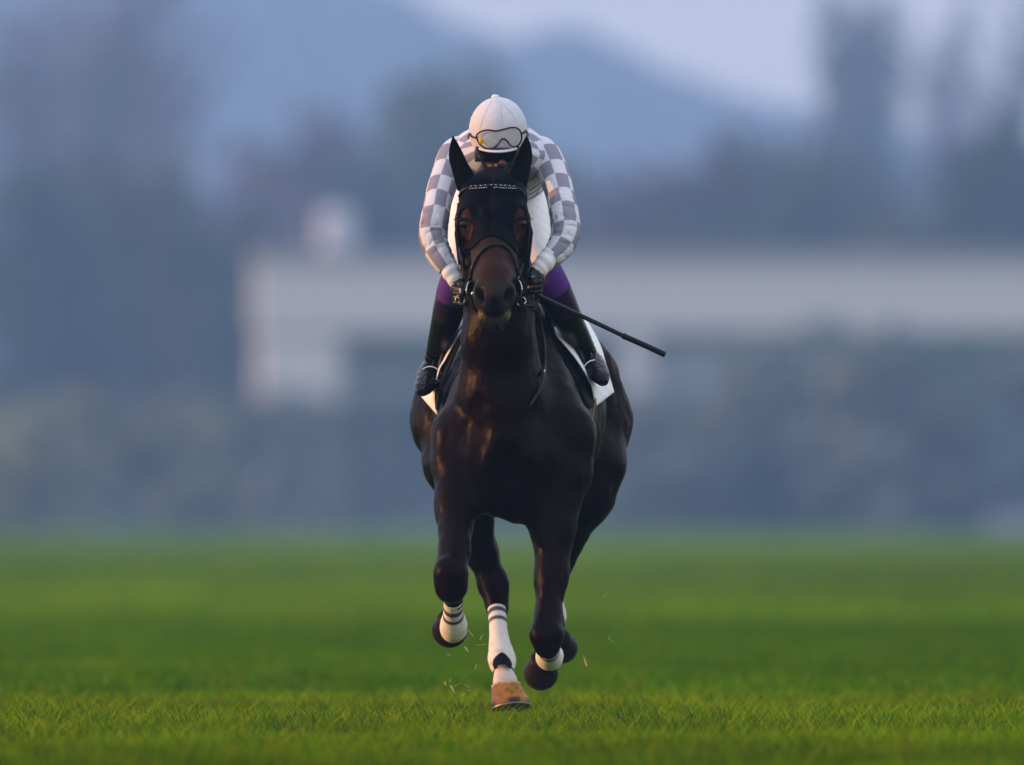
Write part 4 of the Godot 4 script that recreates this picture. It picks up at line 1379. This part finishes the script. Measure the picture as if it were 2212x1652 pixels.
	obj("cuff", loft([[1191, 549, 0.056, 0.0345], [1181, 562, 0.064, 0.0345], [1170, 575, 0.068, 0.033], [1160, 587, 0.072, 0.030]], 36, 40, plain(Color(0.80, 0.79, 0.80)), cuffw), M.cloth, silks)
	obj("collar", loft([[1076, 322, -0.12, 0.07, 0.05], [1077, 330, -0.16, 0.082, 0.06]], 10, 30, plain(Color(0.05, 0.05, 0.06))), M.cloth, silks)

	# white breeches: seat and thighs, purple knee bands
	var br := func(u: float, a: float) -> float: return 1.0 + 0.02 * sin(u * 60.0 + a * 9.0) * sin(a * 14.0 + u * 4.0)
	var white := plain(Color(0.80, 0.78, 0.76))
	var bre := obj("breeches", loft([[1083, 420, -0.72, 0.135, 0.10], [1082, 436, -0.85, 0.16, 0.125], [1082, 444, -0.98, 0.14, 0.12], [1082, 450, -1.05, 0.07, 0.06]], 30, 48, white, br), M.cloth, t)
	obj("thigh", loft([[1046, 428, -0.86, 0.10], [1022, 448, -0.72, 0.088], [1016, 490, -0.55, 0.080], [1006, 540, -0.42, 0.068], [992, 590, -0.33, 0.058], [984, 612, -0.30, 0.054]], 90, 44, white, br), M.cloth, bre)
	obj("thigh", loft([[1118, 428, -0.86, 0.10], [1134, 446, -0.72, 0.088], [1140, 490, -0.55, 0.082], [1150, 535, -0.42, 0.074], [1168, 576, -0.34, 0.062], [1182, 596, -0.31, 0.056]], 90, 44, white, br), M.cloth, bre)
	var purple := plain(Color(0.065, 0.013, 0.17))
	obj("knee_band", loft([[990, 598, -0.315, 0.060], [982, 618, -0.298, 0.059], [976, 636, -0.303, 0.058], [970, 655, -0.32, 0.054]], 16, 36, purple), M.cloth, bre)
	obj("knee_band", loft([[1176, 584, -0.325, 0.062], [1186, 602, -0.302, 0.061], [1196, 622, -0.305, 0.060], [1204, 640, -0.325, 0.055]], 16, 36, purple), M.cloth, bre)

	# boots
	var bootc := func(u: float, _a: float) -> Color: return Color(0.022, 0.014, 0.036) if u < 0.22 else Color(0.006, 0.0055, 0.007)
	var bootw := func(u: float, a: float) -> float: return 1.0 + 0.05 * smoothstep(0.6, 0.9, u) * sin(u * 70.0 + sin(a * TAU) * 1.2)
	var fold := func(u: float, a: float) -> float: return 1.0 + 0.03 * sin(u * 26.0 + sin(a * TAU * 2.0) * 2.2) * sin(a * 9.0 + u * 12.0)
	obj("boot", loft([[977, 642, -0.305, 0.060], [970, 666, -0.34, 0.058], [961, 700, -0.42, 0.052], [950, 738, -0.52, 0.045], [940, 770, -0.60, 0.037], [936, 786, -0.63, 0.036]], 60, 40, bootc, bootw), M.leather, t)
	obj("boot", loft([[1198, 626, -0.305, 0.060], [1212, 656, -0.34, 0.058], [1230, 692, -0.42, 0.050], [1250, 728, -0.52, 0.043], [1266, 758, -0.60, 0.036], [1272, 772, -0.63, 0.036]], 60, 40, bootc, bootw), M.leather, t)
	for e in [[[940, 780, -0.68, 0.030, 0.034], [932, 796, -0.62, 0.038, 0.040], [924, 818, -0.53, 0.043, 0.034], [917, 838, -0.45, 0.034, 0.024], [912, 849, -0.41, 0.019, 0.013]], [[1268, 764, -0.68, 0.030, 0.034], [1277, 778, -0.62, 0.038, 0.040], [1287, 796, -0.53, 0.043, 0.034], [1297, 815, -0.45, 0.034, 0.024], [1303, 827, -0.41, 0.019, 0.013]]]:
		obj("foot", loft(e, 40, 32, plain(Color(0.008, 0.008, 0.011)), fold), M.polished, t)

	# helmet with its cloth cover, peak, button, seams and goggles
	var he := Build.new()
	var mid := at(1076, 281, -0.13)
	he.ball(mid, Vector3(0.1055, 0.120, 0.132), Color(0.53, 0.53, 0.57), 48, 32)
	for k in he.v.size():
		var q: Vector3 = he.v[k] - mid
		if q.y < -0.070: he.v[k].y = mid.y - 0.070 + (q.y + 0.070) * 0.12
		var n := sin(q.x * 210.0) * sin(q.y * 160.0 + q.x * 90.0) * 0.0007
		he.v[k] += q.normalized() * n
	var hel := obj("helmet", he, M.cloth, t)
	var bt := Build.new()
	bt.ball(at(1070, 209, -0.115), Vector3(0.0145, 0.009, 0.0145), Color(0.70, 0.69, 0.71))
	obj("button", bt, M.cloth, hel)
	var peak := []
	for k in 13:
		var x := lerpf(1027.0, 1124.0, k / 12.0)
		var y := 319.0 + 7.5 * sin(PI * k / 12.0)
		var row := []
		for j in 6:
			var p := helmet_at(x, y - 3.0)
			row.append(p + Vector3(0, -0.0014 * j * (1.0 + 0.6 * sin(PI * k / 12.0)), 0.0105 * j * sin(PI * (k + 1) / 14.0) - 0.006))
		peak.append(row)
	var pk := Build.new()
	pk.sheet(peak, 0.005, func(_u, _v): return Color(0.66, 0.65, 0.68))
	obj("peak", pk, M.cloth, hel)
	for sx in [[1070.0, 1081.0, 214.0, 278.0], [1062.0, 1034.0, 216.0, 300.0], [1078.0, 1116.0, 216.0, 272.0]]:
		var sp := []
		for k in 11:
			var f := k / 10.0
			sp.append(helmet_at(lerpf(sx[0], sx[1], sin(f * PI / 2)), lerpf(sx[2], sx[3], f), 0.0012))
		obj("seam", cord(sp, 0.0006, Color(0.56, 0.555, 0.60), 40, 5), M.cloth, hel)
	var ey := Build.new()
	for k in 10:
		var p := helmet_at(1079.0 + k * 0.5, 228.0 + k * 4.6, 0.0014)
		ey.ball(p + Vector3(0.004, 0, 0), Vector3.ONE * 0.0014, Color(0.30, 0.30, 0.33), 6, 5)
	obj("eyelets", ey, M.smooth, hel)
	var gog := [[1029, 297], [1032, 289], [1043, 283.5], [1056, 282], [1072, 284], [1088, 280.5], [1103, 276.5], [1116, 277], [1124, 284], [1127, 296], [1124, 308], [1115, 316.5], [1104, 315], [1096, 306], [1088, 300.5], [1081, 305], [1075, 314], [1063, 321], [1048, 320], [1036, 311], [1029, 297]]
	var gp := []
	for q in gog: gp.append(helmet_at(q[0], q[1], 0.012))
	var frame := obj("goggles", cord(gp, 0.0031, Color(0.045, 0.008, 0.010), 110, 8), M.leather, hel)
	var gl := Build.new()
	var cen := gl.put(helmet_at(1078, 296, 0.016))
	var ids := []
	for q in gog: ids.append(gl.put(helmet_at(q[0], q[1], 0.0115)))
	for k in ids.size() - 1: gl.tri(cen, ids[k], ids[k + 1])
	obj("lens", gl, M.lens, frame)
	var band := []
	for q in [[1029, 297], [1022, 296], [1016, 291.5], [1013.5, 288]]: band.append(helmet_at(q[0], q[1], 0.004))
	band.append(mid + Vector3(-0.108, -0.028, -0.02))
	obj("strap", cord(band, 0.0042, Color(0.05, 0.012, 0.014), 20, 6), M.leather, frame)
	band = []
	for q in [[1127, 288], [1133, 285], [1137, 282]]: band.append(helmet_at(q[0], q[1], 0.004))
	band.append(mid + Vector3(0.108, -0.018, -0.02))
	obj("strap", cord(band, 0.0042, Color(0.05, 0.012, 0.014), 20, 6), M.leather, frame)
	var yb := Build.new()
	yb.ball(helmet_at(1039, 304.5, 0.012), Vector3(0.0075, 0.0125, 0.004), Color(0.75, 0.38, 0.02))
	obj("vent", yb, M.polished, frame)
	# dark visor goggles worn over the eyes, chin strap
	var dv := []
	for k in 15:
		var th := lerpf(-1.35, 1.35, k / 14.0)
		var row := []
		for j in 5:
			var y := lerpf(322.0, 350.0 - 6.0 * exp(-pow(th * 4.0, 2.0)), j / 4.0)
			var m := at(1075, y, -0.105)
			row.append(m + Vector3(sin(th) * 0.083, 0, cos(th) * 0.089 - 0.006 * j / 4.0))
		dv.append(row)
	var dvb := Build.new()
	dvb.sheet(dv, 0.004, func(_u, _v): return Color(0.003, 0.003, 0.004))
	obj("dark_goggles", dvb, M.leather, t)
	obj("chin_strap", cord([at(1030, 318, -0.06), at(1036, 335, -0.03), at(1046, 356, -0.02), at(1062, 380, -0.02)], 0.0055, Color(0.008, 0.008, 0.009), 20, 8), M.leather, t)
	obj("chin_strap", cord([at(1120, 318, -0.06), at(1114, 335, -0.03), at(1104, 356, -0.02), at(1088, 380, -0.02)], 0.0055, Color(0.008, 0.008, 0.009), 20, 8), M.leather, t)

	# gloved hands closed round the reins: fists upright, thumbs on top
	for e in [[992.0, 614.0, 1.0], [1158.0, 590.0, -1.0]]:
		var s: float = e[2]
		var G := Field.new(at(e[0], e[1], 0.09) - Vector3(0.062, 0.1, 0.07), at(e[0], e[1], 0.09) + Vector3(0.062, 0.035, 0.085), 0.0035)
		var w := [e[0], e[1], 0.07]
		G.bone(at(e[0], e[1] - 4, 0.065), at(e[0] - s, e[1] + 10, 0.08), 0.024, 0.026, 0.012)
		G.bone(at(e[0] - 4 * s, e[1] + 12, 0.085), at(e[0] - 3 * s, e[1] + 36, 0.08), 0.023, 0.020, 0.012)
		for f in 4:
			var y: float = e[1] + 8.0 + f * 10.5
			var sh: float = [0.0, 0.006, 0.003, -0.006][f]
			var r: float = [0.0092, 0.0094, 0.009, 0.008][f]
			var k1 := at(e[0] - 8 * s, y, 0.105 + sh)
			var k2 := at(e[0] + 6 * s, y + 1.5, 0.128 + sh)
			var k3 := at(e[0] + 15 * s, y + 3, 0.108 + sh)
			var k4 := at(e[0] + 8 * s, y + 3, 0.088)
			G.bone(k1, k2, r * 1.08, r, 0.005)
			G.bone(k2, k3, r, r * 0.93, 0.005)
			G.bone(k3, k4, r * 0.93, r * 0.85, 0.005)
		G.bone(at(e[0] - 6 * s, e[1] + 2, 0.075), at(e[0] + 2 * s, e[1] - 2, 0.105), 0.012, 0.011, 0.008)
		G.bone(at(e[0] + 2 * s, e[1] - 2, 0.105), at(e[0] + 11 * s, e[1] + 2, 0.126), 0.0105, 0.009, 0.006)
		var gb := Build.new()
		G.net(gb, 0.0, func(_p): return Color(0.012, 0.011, 0.012))
		var glove := obj("glove", gb, M.leather, t)
		obj("wrist_strap", loft([[e[0] + s, e[1] - 3, 0.07, 0.0285], [e[0] - s * 2, e[1] + 6, 0.08, 0.029]], 6, 24, plain(Color(0.010, 0.010, 0.012))), M.smooth, glove)
		if s < 0:
			var tm := TextMesh.new()
			tm.text = "IO"
			var sf := SystemFont.new()
			sf.font_names = PackedStringArray(["Droid Serif"])
			tm.font = sf
			tm.font_size = 32
			tm.pixel_size = 0.0105 / 32.0
			tm.depth = 0.0012
			var lm := mat("lettering", Color(0.85, 0.85, 0.85), 0.6, 0.0, false)
			tm.material = lm
			var o := MeshInstance3D.new()
			o.name = "lettering"
			o.mesh = tm
			glove.add_child(o, true)
			var spot := front(G, 1151.5, 597.5, 0.2)
			o.position = spot + Vector3(0, 0, 0.0012) - t.position
			o.rotation = Vector3(0, -0.15, -0.1)

# ------------------------------------------------------------------ bits of turf thrown up by the hooves
func build_clippings() -> void:
	var green := Color(0.22, 0.32, 0.07)
	var straw := Color(0.55, 0.45, 0.18)
	for e in [[1017, 1366, 20, straw], [1040, 1376, 14, green], [1039, 1392, 24, straw], [1008, 1402, 14, straw], [970, 1414, 9, straw], [985, 1452, 16, green], [972, 1470, 14, green], [990, 1478, 18, straw], [1003, 1466, 20, green], [1010, 1482, 14, green], [978, 1488, 20, straw], [1016, 1492, 15, green], [1002, 1500, 12, green], [962, 1476, 9, straw], [1028, 1440, 12, green],
			[1287, 1343, 22, green], [1281, 1352, 16, green], [1264, 1429, 20, straw], [1307, 1286, 14, green], [1321, 1383, 18, green], [1315, 1377, 10, green], [1262, 1419, 12, green]]:
		var p := at(e[0], e[1], rng.randf_range(-1.3, -0.2))
		var len: float = e[2] / PPM
		var dir := Vector3(rng.randf_range(-1, 1), rng.randf_range(-0.9, 0.9), rng.randf_range(-0.4, 0.4)).normalized()
		if e[1] == 1392: dir = Vector3(1, 0.06, 0.1)
		var w := dir.cross(Vector3(rng.randfn(), rng.randfn(), rng.randfn())).normalized() * 0.003
		var n := w.cross(dir).normalized()
		var rows := []
		for k in 6:
			var f := k / 5.0 - 0.5
			var m: Vector3 = dir * len * f + n * 0.12 * len * (0.25 - f * f)
			var wid := w * (1.0 - 1.3 * maxf(0.0, f))
			rows.append([m - wid, m, m + wid])
		var b := Build.new()
		b.sheet(rows, 0.0012, func(_u, _v): return e[3])
		var o := obj("grass_clipping", b, M.grass)
		o.position = p
		tag(o, "tiny %s flying in the air beside the horse's hooves" % ("straw coloured clipping" if e[3] == straw else "green grass clipping"), "grass clipping", "straw coloured clippings kicked up by the hooves" if e[3] == straw else "green clippings kicked up by the hooves")
